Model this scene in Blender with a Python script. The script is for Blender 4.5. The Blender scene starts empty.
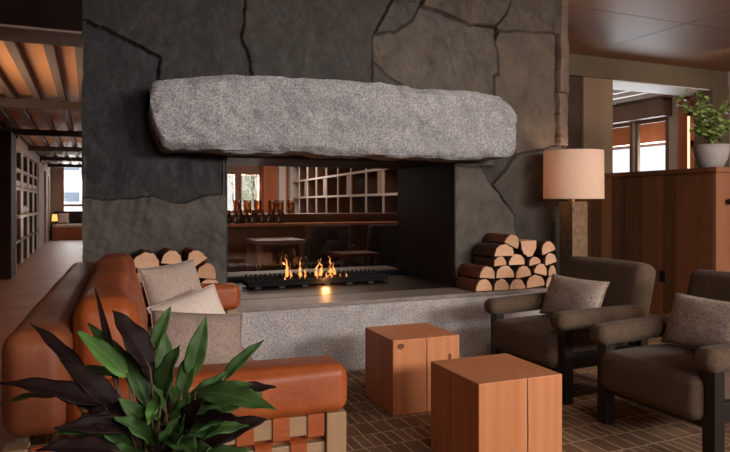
import bpy, bmesh, math, random
import numpy as np
from mathutils import Vector, Matrix, Euler
R = math.radians
PI = math.pi
S = bpy.context.scene
COL = S.collection

# ------------------------------------------------------------------ helpers
def link(o, parent=None):
    COL.objects.link(o)
    if parent is not None:
        o.parent = parent
    return o

def obj(name, bm, mat, parent=None, smooth=False, angle=None):
    me = bpy.data.meshes.new(name)
    bm.normal_update()
    bm.to_mesh(me); bm.free()
    mats = mat if isinstance(mat, (list, tuple)) else [mat]
    for m in mats:
        me.materials.append(m)
    if smooth:
        me.shade_smooth()
    if angle is not None:
        me.shade_smooth()
        me.set_sharp_from_angle(angle=R(angle))
    return link(bpy.data.objects.new(name, me), parent)

def thing(name, label, cat, loc=(0, 0, 0), rz=0, group=None):
    o = bpy.data.objects.new(name, None)
    o.empty_display_size = .1
    o.location = loc; o.rotation_euler = (0, 0, rz)
    link(o)
    return tag(o, label, cat, group)

def tag(o, label, cat, group=None):
    o['label'] = label; o['category'] = cat
    if group: o['group'] = group
    return o

def struct(o):
    o['kind'] = 'structure'
    return o

def B():
    return bmesh.new()

def box(bm, x0, x1, y0, y1, z0, z1, bevel=0, seg=2, mi=0):
    m = Matrix.Translation(((x0+x1)/2, (y0+y1)/2, (z0+z1)/2)) @ Matrix.Diagonal((x1-x0, y1-y0, z1-z0, 1))
    t = bmesh.new()
    bmesh.ops.create_cube(t, size=1, matrix=m)
    if bevel:
        bmesh.ops.bevel(t, geom=t.edges[:], offset=bevel, segments=seg, affect='EDGES', profile=.5)
    for f in t.faces: f.material_index = mi
    merge(bm, t)
    return bm

def merge(bm, t, mat=None):
    if mat is not None:
        bmesh.ops.transform(t, matrix=mat, verts=t.verts)
    me = bpy.data.meshes.new('tmp')
    t.to_mesh(me); t.free()
    bm.from_mesh(me)
    bpy.data.meshes.remove(me)

def BX(*a, **k):
    return box(B(), *a, **k)

def rbox(sx, sy, sz, r, m=4, n=6, bulge=(0, 0, 0), fn=None):
    """soft box centred on the origin, edge radius r, faces bulged outward"""
    def coords(s):
        h = s/2; rr = min(r, h*.98)
        a = [-h + rr*(i/m) for i in range(m)]
        c = [-(h-rr) + (2*(h-rr))*i/n for i in range(n+1)]
        return a + c + [-v for v in reversed(a)]
    cs = [coords(sx), coords(sy), coords(sz)]
    hs = (sx/2, sy/2, sz/2)
    bm = B(); cache = {}
    def V(i, j, k):
        key = (i, j, k)
        if key in cache: return cache[key]
        p = Vector((cs[0][i], cs[1][j], cs[2][k]))
        u = [p[a]/hs[a] for a in range(3)]
        q = Vector(); 
        for a in range(3):
            lim = hs[a]-min(r, hs[a]*.98)
            q[a] = max(-lim, min(lim, p[a]))
        dv = p-q
        if dv.length > 1e-9:
            rr = max(abs(dv[0]), abs(dv[1]), abs(dv[2]))
            p = q + dv.normalized()*rr
        for a in range(3):
            b, c = [(1, 2), (0, 2), (0, 1)][a]
            p[a] += bulge[a]*u[a]*(1-u[b]**2)*(1-u[c]**2)
        if fn: p = fn(p, u)
        cache[key] = bm.verts.new(p)
        return cache[key]
    N = [len(c)-1 for c in cs]
    for j in range(N[1]):
        for k in range(N[2]):
            bm.faces.new((V(0, j, k), V(0, j, k+1), V(0, j+1, k+1), V(0, j+1, k)))
            i = N[0]
            bm.faces.new((V(i, j, k), V(i, j+1, k), V(i, j+1, k+1), V(i, j, k+1)))
    for i in range(N[0]):
        for k in range(N[2]):
            bm.faces.new((V(i, 0, k), V(i+1, 0, k), V(i+1, 0, k+1), V(i, 0, k+1)))
            j = N[1]
            bm.faces.new((V(i, j, k), V(i, j, k+1), V(i+1, j, k+1), V(i+1, j, k)))
    for i in range(N[0]):
        for j in range(N[1]):
            bm.faces.new((V(i, j, 0), V(i, j+1, 0), V(i+1, j+1, 0), V(i+1, j, 0)))
            k = N[2]
            bm.faces.new((V(i, j, k), V(i+1, j, k), V(i+1, j+1, k), V(i, j+1, k)))
    return bm

def moved(bm, loc=(0, 0, 0), rot=(0, 0, 0)):
    bmesh.ops.transform(bm, matrix=Matrix.Translation(loc) @ Euler(rot).to_matrix().to_4x4(), verts=bm.verts)
    return bm

def lathe(bm, prof, n=40, c=(0, 0), cap=False):
    rings = []
    for (r, z) in prof:
        rings.append([bm.verts.new((c[0]+r*math.cos(2*PI*i/n), c[1]+r*math.sin(2*PI*i/n), z)) for i in range(n)])
    for a, b in zip(rings, rings[1:]):
        for i in range(n):
            bm.faces.new((a[i], a[(i+1) % n], b[(i+1) % n], b[i]))
    if cap:
        bm.faces.new(list(reversed(rings[0]))); bm.faces.new(rings[-1])
    return bm

def tube(bm, pts, rad, n=8):
    pts = [Vector(p) for p in pts]
    rs = rad if isinstance(rad, (list, tuple)) else [rad]*len(pts)
    rings = []
    for i, p in enumerate(pts):
        d = (pts[min(i+1, len(pts)-1)]-pts[max(i-1, 0)]).normalized()
        a = d.cross(Vector((0, 0, 1)))
        if a.length < .05: a = d.cross(Vector((1, 0, 0)))
        a.normalize(); b = d.cross(a)
        rings.append([bm.verts.new(p+rs[i]*(math.cos(2*PI*k/n)*a+math.sin(2*PI*k/n)*b)) for k in range(n)])
    for a, b in zip(rings, rings[1:]):
        for k in range(n):
            bm.faces.new((a[k], a[(k+1) % n], b[(k+1) % n], b[k]))
    bm.faces.new(rings[0]); bm.faces.new(list(reversed(rings[-1])))
    return bm

# ---- numpy value noise
def _h(ix, iy, seed):
    n = (ix*374761393 + iy*668265263 + seed*982451653) & 0x7fffffff
    n = ((n ^ (n >> 13))*1274126177) & 0x7fffffff
    return ((n ^ (n >> 16)) & 0xffff)/65535.0
def vnoise(x, y, seed=0):
    x = np.asarray(x, float); y = np.asarray(y, float)
    ix = np.floor(x).astype(np.int64); iy = np.floor(y).astype(np.int64)
    fx = x-ix; fy = y-iy
    fx = fx*fx*(3-2*fx); fy = fy*fy*(3-2*fy)
    a = _h(ix, iy, seed); b = _h(ix+1, iy, seed); c = _h(ix, iy+1, seed); d = _h(ix+1, iy+1, seed)
    return (a*(1-fx)+b*fx)*(1-fy)+(c*(1-fx)+d*fx)*fy - .5
def fbm(x, y, seed=0, oct=4):
    s = 0; a = 1.0
    for i in range(oct):
        s = s+a*vnoise(x, y, seed+i*17); x = x*2.03; y = y*2.03; a *= .5
    return s

# ------------------------------------------------------------------ materials
def srgb(r, g, b):
    def c(v):
        v /= 255
        return v/12.92 if v <= .04045 else ((v+.055)/1.055)**2.4
    return (c(r), c(g), c(b), 1)

class NT:
    def __init__(s, name):
        s.m = bpy.data.materials.new(name); s.m.use_nodes = True
        s.t = s.m.node_tree; s.n = s.t.nodes; s.b = s.n['Principled BSDF']; s.out = s.n['Material Output']
        s.tc = s.n.new('ShaderNodeTexCoord')
    def new(s, typ, **k):
        n = s.n.new(typ)
        for a, v in k.items():
            if a in n.inputs.keys(): n.inputs[a].default_value = v
            else: setattr(n, a, v)
        return n
    def L(s, a, b): s.t.links.new(a, b)
    def map(s, scale=(1, 1, 1), rot=(0, 0, 0), loc=(0, 0, 0), coord='Object'):
        n = s.n.new('ShaderNodeMapping')
        n.inputs['Scale'].default_value = scale; n.inputs['Rotation'].default_value = rot; n.inputs['Location'].default_value = loc
        s.L(s.tc.outputs[coord], n.inputs['Vector'])
        return n.outputs[0]
    def noise(s, vec, scale=5, detail=4, rough=.55, dist=0):
        n = s.n.new('ShaderNodeTexNoise')
        n.inputs['Scale'].default_value = scale; n.inputs['Detail'].default_value = detail
        n.inputs['Roughness'].default_value = rough; n.inputs['Distortion'].default_value = dist
        s.L(vec, n.inputs['Vector'])
        return n.outputs['Fac']
    def ramp(s, fac, stops):
        n = s.n.new('ShaderNodeValToRGB')
        e = n.color_ramp.elements
        while len(e) < len(stops): e.new(.5)
        for el, (p, c) in zip(e, stops):
            el.position = p; el.color = c
        s.L(fac, n.inputs['Fac'])
        return n.outputs['Color']
    def mix(s, fac, a, b, typ='MIX'):
        n = s.n.new('ShaderNodeMix'); n.data_type = 'RGBA'; n.blend_type = typ
        for v, i in ((fac, 0), (a, 6), (b, 7)):
            if hasattr(v, 'is_linked'): s.L(v, n.inputs[i])
            else: n.inputs[i].default_value = v
        return n.outputs[2]
    def math(s, op, a, b=0.0):
        n = s.n.new('ShaderNodeMath'); n.operation = op
        for v, i in ((a, 0), (b, 1)):
            if hasattr(v, 'is_linked'): s.L(v, n.inputs[i])
            else: n.inputs[i].default_value = v
        return n.outputs[0]
    def bump(s, h, strength=.3, dist=.01, normal=None):
        n = s.n.new('ShaderNodeBump'); n.inputs['Strength'].default_value = strength; n.inputs['Distance'].default_value = dist
        s.L(h, n.inputs['Height'])
        if normal is not None: s.L(normal, n.inputs['Normal'])
        s.L(n.outputs[0], s.b.inputs['Normal'])
        return n.outputs[0]
    def color(s, c):
        if hasattr(c, 'is_linked'): s.L(c, s.b.inputs['Base Color'])
        else: s.b.inputs['Base Color'].default_value = c
    def rough(s, v, spec=.5):
        s.b.inputs['Specular IOR Level'].default_value = spec
        if hasattr(v, 'is_linked'): s.L(v, s.b.inputs['Roughness'])
        else: s.b.inputs['Roughness'].default_value = v

def mottled(name, c1, c2, scale=6, rough=.6, bump=.2, bscale=None, stretch=(1, 1, 1), bdist=.005, spec=.4, metal=0, sheen=0):
    t = NT(name)
    v = t.map(scale=stretch)
    f = t.noise(v, scale, 5)
    t.color(t.ramp(f, [(.3, c1), (.7, c2)]))
    t.rough(rough, spec)
    t.b.inputs['Metallic'].default_value = metal
    if sheen:
        t.b.inputs['Sheen Weight'].default_value = sheen; t.b.inputs['Sheen Roughness'].default_value = .5
    if bump:
        t.bump(t.noise(v, bscale or scale*3, 4), bump, bdist)
    return t.m

def wood(name, c1, c2, c3, axis='z', scale=1.0, rough=.5, spec=.35, bump=.08, ring=True):
    """growth rings round an off-centre axis running along `axis`, plus fine streaks"""
    t = NT(name)
    st = {'x': (.06, 1, 1), 'y': (1, .06, 1), 'z': (1, 1, .06)}[axis]
    v = t.map(scale=st)
    big = t.noise(v, 4*scale, 3, .5, .6)
    fine = t.noise(v, 60*scale, 4, .6)
    if ring:
        w = t.n.new('ShaderNodeTexWave'); w.wave_type = 'RINGS'; w.rings_direction = axis.upper()
        w.inputs['Scale'].default_value = 9*scale; w.inputs['Distortion'].default_value = 3.5
        w.inputs['Detail'].default_value = 3; w.inputs['Detail Scale'].default_value = 1.2
        t.L(t.map(scale=st, loc=(.07, .05, .06)), w.inputs['Vector'])
        f = t.math('ADD', t.math('MULTIPLY', w.outputs['Fac'], .2), t.math('MULTIPLY', big, .8))
    else:
        f = big
    f = t.math('ADD', t.math('MULTIPLY', f, .75), t.math('MULTIPLY', fine, .25))
    t.color(t.ramp(f, [(.25, c1), (.5, c2), (.75, c3)]))
    t.rough(rough, spec)
    t.bump(fine, bump, .002)
    return t.m

M = {}
# slate slabs: own colour and part of the lighting, kept in a per-slab attribute
t = NT('slate')
a = t.n.new('ShaderNodeAttribute'); a.attribute_name = 'tint'
v = t.map()
n1 = t.noise(v, 3.2, 6, .62, .8); n2 = t.noise(t.map(scale=(1, 1, .45), rot=(0, .5, 0)), 13, 6, .68)
veins = t.ramp(t.noise(t.map(rot=(0, .6, 0), scale=(1, 1, .6)), 4.5, 8, .72, 1.6), [(.47, (0, 0, 0, 1)), (.5, (1, 1, 1, 1)), (.53, (0, 0, 0, 1))])
c = t.mix(1.0, a.outputs['Color'], t.ramp(n1, [(.25, (.5, .5, .52, 1)), (.72, (1.45, 1.42, 1.36, 1))]), 'MULTIPLY')
c = t.mix(1.0, c, t.ramp(n2, [(.3, (.8, .8, .8, 1)), (.7, (1.2, 1.2, 1.2, 1))]), 'MULTIPLY')
c = t.mix(t.math('MULTIPLY', veins, .06), c, srgb(140, 136, 128))
t.color(c); t.rough(t.ramp(n2, [(.3, (.48, .48, .48, 1)), (.7, (.7, .7, .7, 1))]), .25)
nb = t.bump(n2, .22, .006)
M['slate'] = t.m

def granite(name, base, dark, light, bump, rough=.75, sc=1.0):
    t = NT(name); v = t.map()
    sp = t.noise(v, 170*sc, 2, .7); cl = t.noise(v, 9*sc, 4)
    sp2 = t.noise(v, 75*sc, 3, .7)
    c = t.ramp(sp, [(.36, dark), (.5, base), (.63, light)])
    c2 = t.ramp(sp2, [(.35, dark), (.5, base), (.64, light)])
    c = t.mix(.62, c, c2)
    c = t.mix(1, c, t.ramp(cl, [(.3, (.82, .82, .82, 1)), (.7, (1.12, 1.11, 1.1, 1))]), 'MULTIPLY')
    t.color(c); t.rough(rough, .3)
    h = t.math('ADD', t.math('MULTIPLY', t.noise(v, 28*sc, 5, .7), .8), t.math('MULTIPLY', sp2, .3))
    t.bump(h, bump, .02)
    return t.m
M['mantel_granite'] = granite('mantel_granite', srgb(152, 152, 155), srgb(100, 100, 104), srgb(194, 194, 196), 1.0)
M['hearth_granite'] = granite('hearth_granite', srgb(166, 162, 161), srgb(108, 105, 105), srgb(202, 198, 197), .3)
M['hearth_top'] = mottled('hearth_top_stone', srgb(112, 102, 96), srgb(136, 126, 118), 14, .45, .08)
M['black_steel'] = mottled('black_steel', srgb(22, 19, 18), srgb(32, 28, 26), 5, .45, .05, spec=.4)
M['tray'] = mottled('firebox_tray', srgb(34, 25, 21), srgb(46, 33, 28), 5, .42, .03, spec=.25)
M['soot'] = mottled('soot_black', srgb(10, 9, 9), srgb(18, 16, 15), 20, .8, .2, spec=.2)

# leather
t = NT('cognac_leather'); v = t.map()
c = t.ramp(t.noise(v, 5, 5, .6, .4), [(.25, srgb(128, 62, 28)), (.55, srgb(154, 77, 34)), (.8, srgb(170, 92, 46))])
t.color(c); t.rough(t.ramp(t.noise(v, 9, 4), [(.3, (.42, .42, .42, 1)), (.7, (.56, .56, .56, 1))]), .45)
cr = t.noise(t.map(scale=(1, .5, 1)), 7, 4, .6, 1.2)
vo = t.n.new('ShaderNodeTexVoronoi'); vo.inputs['Scale'].default_value = 260; t.L(v, vo.inputs['Vector'])
t.bump(t.math('ADD', cr, t.math('MULTIPLY', vo.outputs['Distance'], .06)), .35, .012)
M['leather'] = t.m
t = NT('brown_saddle_leather'); v = t.map()
t.color(t.ramp(t.noise(v, 4, 5, .6, .4), [(.25, srgb(112, 62, 38)), (.7, srgb(142, 80, 48))]))
t.rough(.48, .45); t.bump(t.noise(v, 8, 5, .6, 1), .25, .012)
M['leather_back'] = t.m

def fabric(name, c1, c2, sc=420, bump=.5, blotch=6, sheen=.06):
    t = NT(name); v = t.map()
    wx = t.noise(t.map(scale=(1, 1, .35)), sc, 2, .6); wy = t.noise(t.map(scale=(.35, .35, 1)), sc, 2, .6)
    f = t.math('ADD', t.math('MULTIPLY', wx, .5), t.math('MULTIPLY', wy, .5))
    c = t.ramp(f, [(.38, c1), (.62, c2)])
    c = t.mix(1, c, t.ramp(t.noise(v, blotch, 4), [(.3, (.9, .9, .9, 1)), (.7, (1.08, 1.08, 1.08, 1))]), 'MULTIPLY')
    t.color(c); t.rough(.95, .1)
    t.b.inputs['Sheen Weight'].default_value = sheen; t.b.inputs['Sheen Roughness'].default_value = .5
    t.bump(f, bump, .004)
    return t.m
M['chair_fabric'] = fabric('taupe_chair_fabric', srgb(74, 60, 49), srgb(104, 86, 71), 260)
M['chair_pillow'] = fabric('oatmeal_pillow_fabric', srgb(146, 130, 118), srgb(200, 184, 172), 150, .6)
M['grey_pillow'] = fabric('grey_bouclé_fabric', srgb(158, 140, 128), srgb(186, 168, 156), 190, .5)
M['taupe_pillow'] = fabric('taupe_pillow_fabric', srgb(136, 119, 108), srgb(164, 147, 136), 150, .6)
M['white_pillow'] = fabric('cream_pillow_fabric', srgb(206, 192, 178), srgb(230, 216, 204), 260, .4)
M['black_wood'] = wood('ebonised_wood', srgb(22, 18, 16), srgb(30, 25, 22), srgb(40, 33, 29), 'z', 1, .45)
M['sofa_wood'] = wood('pale_oak', srgb(132, 104, 76), srgb(158, 128, 96), srgb(176, 146, 112), 'x', 1.2, .55, ring=False)
M['sofa_wood_v'] = wood('pale_oak_upright', srgb(132, 104, 76), srgb(156, 126, 94), srgb(174, 144, 110), 'z', 1.2, .55, ring=False)
M['cube_wood'] = wood('fir_block', srgb(176, 108, 68), srgb(194, 126, 82), srgb(206, 140, 96), 'z', .8, .5)
M['crack'] = mottled('dark_check', srgb(70, 32, 18), srgb(92, 44, 26), 20, .8, 0)
M['knot'] = mottled('knot_wood', srgb(86, 40, 22), srgb(128, 66, 40), 60, .6, .1)
M['log_wood'] = wood('split_log_face', srgb(196, 152, 120), srgb(212, 170, 138), srgb(226, 188, 156), 'y', 2.5, .75, .2, .3)
_t = M['log_wood'].node_tree; _b = _t.nodes['Principled BSDF']; _oi = _t.nodes.new('ShaderNodeObjectInfo'); _r = _t.nodes.new('ShaderNodeValToRGB'); _m = _t.nodes.new('ShaderNodeMix'); _m.data_type = 'RGBA'; _m.blend_type = 'MULTIPLY'; _m.inputs[0].default_value = 1
_r.color_ramp.elements[0].color = (.62, .56, .5, 1); _r.color_ramp.elements[1].color = (1.02, 1, .98, 1)
_src = _b.inputs['Base Color'].links[0].from_socket
_t.links.new(_oi.outputs['Random'], _r.inputs[0]); _t.links.new(_src, _m.inputs[6]); _t.links.new(_r.outputs[0], _m.inputs[7]); _t.links.new(_m.outputs[2], _b.inputs['Base Color'])
M['bark'] = mottled('log_bark', srgb(66, 38, 26), srgb(132, 76, 48), 14, .85, .9, 30, (1, .4, 1), .012)
M['bark_dark'] = mottled('log_bark_dark', srgb(44, 32, 26), srgb(84, 58, 44), 14, .85, .9, 30, (1, .4, 1), .012)
M['shade'] = None
t = NT('lamp_shade_linen'); v = t.map()
t.n.remove(t.b)
li = t.noise(t.map(scale=(1, 1, .1)), 300, 2); lj = t.noise(t.map(scale=(.1, .1, 1)), 300, 2)
cc = t.ramp(t.math('MULTIPLY', t.math('ADD', li, lj), .5), [(.35, srgb(232, 212, 194)), (.65, srgb(240, 222, 206))])
df = t.new('ShaderNodeBsdfDiffuse'); tl = t.new('ShaderNodeBsdfTranslucent'); mx = t.new('ShaderNodeMixShader'); mx.inputs[0].default_value = .45
t.L(cc, df.inputs['Color']); t.L(cc, tl.inputs['Color']); t.L(df.outputs[0], mx.inputs[1]); t.L(tl.outputs[0], mx.inputs[2]); t.L(mx.outputs[0], t.out.inputs['Surface'])
M['shade'] = t.m
M['lamp_base'] = mottled('lamp_column_timber', srgb(92, 73, 52), srgb(132, 107, 80), 24, .8, .5, 50)
M['brass'] = mottled('dark_brass', srgb(92, 70, 42), srgb(120, 92, 56), 10, .35, .05, metal=1)

# rug: brick-like blocks, long side across the rows
t = NT('woven_rug')
br = t.n.new('ShaderNodeTexBrick')
br.offset = .37; br.squash = 1.7; br.squash_frequency = 2; br.offset_frequency = 3
for k, val in (('Scale', 1), ('Mortar Size', .0042), ('Mortar Smooth', .35), ('Bias', -.1), ('Brick Width', .056), ('Row Height', .168)):
    br.inputs[k].default_value = val
br.inputs['Color1'].default_value = srgb(112, 88, 70); br.inputs['Color2'].default_value = srgb(138, 110, 86); br.inputs['Mortar'].default_value = srgb(196, 168, 138)
wob = t.noise(t.map(), 14, 2)
vm = t.n.new('ShaderNodeVectorMath'); vm.operation = 'ADD'
t.L(t.map(), vm.inputs[0])
cmb = t.n.new('ShaderNodeCombineXYZ'); t.L(t.math('MULTIPLY', wob, .012), cmb.inputs[0]); t.L(t.math('MULTIPLY', wob, .012), cmb.inputs[1]); t.L(cmb.outputs[0], vm.inputs[1])
t.L(vm.outputs[0], br.inputs['Vector'])
c = t.mix(1, br.outputs['Color'], t.ramp(t.noise(t.map(), 5, 4), [(.3, (.82, .8, .8, 1)), (.7, (1.15, 1.12, 1.1, 1))]), 'MULTIPLY')
c = t.mix(1, c, t.ramp(t.noise(t.map(scale=(1, .2, 1)), 120, 3), [(.3, (.85, .85, .85, 1)), (.7, (1.12, 1.12, 1.12, 1))]), 'MULTIPLY')
t.color(c); t.rough(.95, .1); t.bump(br.outputs['Fac'], .5, .006)
M['rug'] = t.m

# floor tile
t = NT('floor_tile')
br = t.n.new('ShaderNodeTexBrick')
for k, val in (('Scale', 1), ('Mortar Size', .004), ('Mortar Smooth', .1), ('Brick Width', .62), ('Row Height', .17)):
    br.inputs[k].default_value = val
br.inputs['Color1'].default_value = srgb(150, 100, 74); br.inputs['Color2'].default_value = srgb(164, 112, 84); br.inputs['Mortar'].default_value = srgb(104, 72, 58)
t.L(t.map(), br.inputs['Vector'])
c = t.mix(1, br.outputs['Color'], t.ramp(t.noise(t.map(), 2.5, 5), [(.3, (.82, .8, .8, 1)), (.7, (1.1, 1.1, 1.1, 1))]), 'MULTIPLY')
t.color(c); t.rough(.5, .4); t.bump(br.outputs['Fac'], -.3, .003)
M['floor'] = t.m

M['ceil'] = wood('ceiling_panel_veneer', srgb(134, 99, 72), srgb(146, 110, 80), srgb(156, 120, 90), 'x', .35, .55, .25, .03, ring=False)
M['soffit'] = mottled('dark_stained_beam', srgb(44, 30, 25), srgb(56, 39, 32), 5, .55, .1)
M['post_brown'] = mottled('dark_post_stain', srgb(44, 27, 20), srgb(56, 35, 27), 5, .7, .1, spec=.15)
M['beam'] = mottled('crossbeam_dark', srgb(54, 40, 32), srgb(72, 54, 44), 6, .6, .15, stretch=(.1, 1, 1))
M['joist'] = mottled('joist_paint', srgb(88, 72, 62), srgb(104, 86, 74), 5, .55, .1, stretch=(1, .1, 1))
M['ceil_ply'] = wood('ply_ceiling', srgb(158, 106, 68), srgb(170, 118, 80), srgb(182, 130, 92), 'y', .5, .5, .3, .04, ring=False)
M['plaster'] = mottled('warm_plaster', srgb(172, 156, 144), srgb(184, 168, 156), 3, .85, .08)
M['white_paint'] = mottled('off_white_paint', srgb(212, 206, 200), srgb(222, 216, 210), 3, .6, .04)
M['brown_wall'] = mottled('brown_stained_wall', srgb(132, 108, 84), srgb(146, 121, 95), 3, .7, .08, stretch=(1, 1, .2))
M['dark_wall'] = mottled('dark_recess_wall', srgb(60, 41, 29), srgb(72, 50, 36), 3, .7, .08)
M['grey_wall'] = mottled('header_wall', srgb(94, 78, 60), srgb(104, 88, 68), 3, .7, .06)
# planks of the half wall: a different tone for each board
t = NT('stained_cedar_boards')
g = t.n.new('ShaderNodeNewGeometry')
v = t.map(scale=(1, 1, .06))
f = t.math('ADD', t.math('MULTIPLY', t.noise(v, 14, 4, .6, .5), .45), t.math('MULTIPLY', g.outputs['Random Per Island'], .55))
t.color(t.ramp(f, [(.2, srgb(78, 50, 32)), (.5, srgb(106, 70, 45)), (.85, srgb(150, 100, 64))]))
t.rough(.5, .4); t.bump(t.noise(v, 90, 4), .12, .002)
M['cedar'] = t.m
M['cedar_cap'] = wood('cedar_cap', srgb(134, 86, 58), srgb(152, 100, 70), srgb(168, 116, 82), 'z', 1, .5, ring=False)
M['cap_brown'] = wood('ledge_brown', srgb(104, 66, 42), srgb(120, 78, 52), srgb(134, 90, 62), 'y', 1, .55, .25, ring=False)
M['red_wood'] = wood('reddish_wood', srgb(150, 82, 46), srgb(172, 98, 58), srgb(188, 114, 70), 'z', .8, .5, ring=False)
M['dark_wood'] = wood('walnut_dark', srgb(62, 40, 28), srgb(78, 50, 36), srgb(94, 62, 44), 'z', .8, .5, ring=False)
M['bar_wood'] = wood('bar_front', srgb(70, 44, 32), srgb(84, 54, 40), srgb(98, 66, 50), 'x', .8, .4, ring=False)
M['frame_wood'] = wood('window_frame_wood', srgb(170, 122, 90), srgb(186, 138, 104), srgb(198, 152, 118), 'z', 1, .5, ring=False)
M['frame_dark'] = wood('window_frame_dark', srgb(92, 68, 54), srgb(104, 78, 62), srgb(118, 90, 72), 'z', 1, .5, ring=False)
M['pot'] = mottled('grey_stoneware', srgb(168, 160, 154), srgb(186, 178, 172), 20, .6, .1)
M['planter'] = mottled('charcoal_planter', srgb(52, 46, 42), srgb(66, 58, 52), 12, .7, .2)
M['soil'] = mottled('potting_soil', srgb(40, 28, 20), srgb(66, 48, 36), 60, .95, .8)
M['black'] = mottled('matte_black', srgb(22, 20, 20), srgb(30, 28, 27), 10, .6, .05)
M['dark_cushion'] = mottled('dark_cushion_fabric', srgb(44, 38, 40), srgb(58, 50, 52), 40, .9, .2)
M['bottle_glass'] = mottled('dark_bottle_glass', srgb(26, 22, 18), srgb(40, 30, 22), 4, .12, 0, spec=.6)
M['bolt'] = mottled('dark_bolt_steel', srgb(36, 34, 34), srgb(50, 46, 44), 10, .5, .1, metal=.6)

def leafmat(name, c1, c2, mid, gloss=.4):
    t = NT(name)
    uv = t.n.new('ShaderNodeUVMap')
    sx = t.n.new('ShaderNodeSeparateXYZ'); t.L(uv.outputs[0], sx.inputs[0])
    dist = t.math('ABSOLUTE', t.math('SUBTRACT', sx.outputs[0], .5))
    rib = t.ramp(dist, [(.0, (1, 1, 1, 1)), (.035, (0, 0, 0, 1))])
    band = t.n.new('ShaderNodeTexWave'); band.inputs['Scale'].default_value = 4.2; band.inputs['Distortion'].default_value = 1.2
    cm = t.n.new('ShaderNodeCombineXYZ'); t.L(t.math('ADD', t.math('MULTIPLY', sx.outputs[1], 1.4), t.math('MULTIPLY', dist, -1.1)), cm.inputs[0])
    t.L(cm.outputs[0], band.inputs['Vector'])
    f = t.math('ADD', t.math('MULTIPLY', t.noise(t.map(), 18, 3), .5), t.math('MULTIPLY', band.outputs['Fac'], .5))
    c = t.ramp(f, [(.25, c1), (.75, c2)])
    c = t.mix(t.math('MULTIPLY', rib, .6), c, mid)
    t.color(c); t.rough(max(gloss, .5), .25 if 'dark' not in name else .1)
    t.bump(band.outputs['Fac'], .15, .003)
    return t.m
M['leaf_green'] = leafmat('leaf_green', srgb(38, 62, 30), srgb(74, 104, 54), srgb(104, 126, 76), .45)
M['leaf_bright'] = leafmat('leaf_bright', srgb(64, 108, 46), srgb(104, 150, 74), srgb(150, 180, 110))
M['leaf_dark'] = leafmat('leaf_dark', srgb(22, 13, 14), srgb(36, 24, 22), srgb(52, 32, 28), .55)
M['leaf_pale'] = leafmat('leaf_pale', srgb(96, 112, 86), srgb(136, 146, 118), srgb(160, 166, 140))
M['stem'] = mottled('plant_stem', srgb(58, 42, 34), srgb(74, 58, 42), 30, .6, .2)
M['stem_pale'] = mottled('plant_stem_pale', srgb(112, 100, 60), srgb(140, 124, 84), 30, .6, .2)
M['vine_leaf'] = mottled('vine_leaf', srgb(112, 150, 66), srgb(190, 208, 128), 16, .45, .1)

def glass(name, tint=(1, 1, 1, 1), refl=1.0):
    t = NT(name); t.n.remove(t.b)
    tr = t.new('ShaderNodeBsdfTransparent'); tr.inputs[0].default_value = tint
    gl = t.new('ShaderNodeBsdfGlossy'); gl.inputs['Roughness'].default_value = .02
    lw = t.new('ShaderNodeLayerWeight'); lw.inputs[0].default_value = .5
    fr = t.math('ADD', .03, t.math('MULTIPLY', t.math('POWER', lw.outputs['Facing'], 5.0), .9))
    mx = t.new('ShaderNodeMixShader')
    t.L(t.math('MULTIPLY', fr, refl), mx.inputs[0]); t.L(tr.outputs[0], mx.inputs[1]); t.L(gl.outputs[0], mx.inputs[2]); t.L(mx.outputs[0], t.out.inputs['Surface'])
    return t.m
M['pane'] = glass('window_glass', (.96, .97, .97, 1))
M['fire_glass'] = glass('fireplace_glass', (.82, .78, .75, 1), 1.6)
M['amber_glass'] = glass('amber_glass', (.66, .47, .32, 1))

def emit(name, col, st):
    t = NT(name); t.n.remove(t.b)
    e = t.new('ShaderNodeEmission'); e.inputs[0].default_value = col; e.inputs[1].default_value = st
    t.L(e.outputs[0], t.out.inputs['Surface'])
    return t.m
M['candle_flame'] = emit('candle_flame', (1, .5, .16, 1), 1.6)
M['tube_light'] = emit('warm_tube', (1, .66, .42, 1), 1.6)
M['bulb'] = emit('warm_bulb', (1, .62, .34, 1), 20)
# gas flame: brighter core, thin edge
t = NT('gas_flame'); t.n.remove(t.b)
lw = t.new('ShaderNodeLayerWeight'); lw.inputs[0].default_value = .35
e = t.new('ShaderNodeEmission'); t.L(t.ramp(lw.outputs['Facing'], [(.0, (1, .42, .12, 1)), (.5, (.75, .17, .03, 1)), (1, (.4, .05, .01, 1))]), e.inputs[0]); e.inputs[1].default_value = 1.7
tr = t.new('ShaderNodeBsdfTransparent'); mx = t.new('ShaderNodeMixShader')
t.L(t.ramp(lw.outputs['Facing'], [(.1, (.1, .1, .1, 1)), (.85, (.95, .95, .95, 1))]), mx.inputs[0]); t.L(e.outputs[0], mx.inputs[1]); t.L(tr.outputs[0], mx.inputs[2]); t.L(mx.outputs[0], t.out.inputs['Surface'])
M['flame'] = t.m
M['facade'] = mottled('pale_facade', srgb(238, 239, 241), srgb(246, 247, 248), 1, .9, 0)
M['facade_dark'] = mottled('facade_window', srgb(120, 132, 146), srgb(140, 150, 162), 1, .4, 0)
M['tree_leaf'] = mottled('tree_leaf', srgb(170, 180, 150), srgb(226, 230, 206), 2, .8, 0)
M['trunk'] = mottled('tree_trunk', srgb(96, 80, 66), srgb(120, 100, 84), 6, .9, .3)
M['ground_out'] = mottled('paving_outside', srgb(170, 166, 160), srgb(188, 184, 178), 2, .9, 0)

# ------------------------------------------------------------------ the setting
H = 3.1          # lounge ceiling
WY = 4.65        # face of the stone wall
struct(obj('floor', BX(-6, 12, -4, 24.4, -.1, 0), M['floor']))

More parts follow.
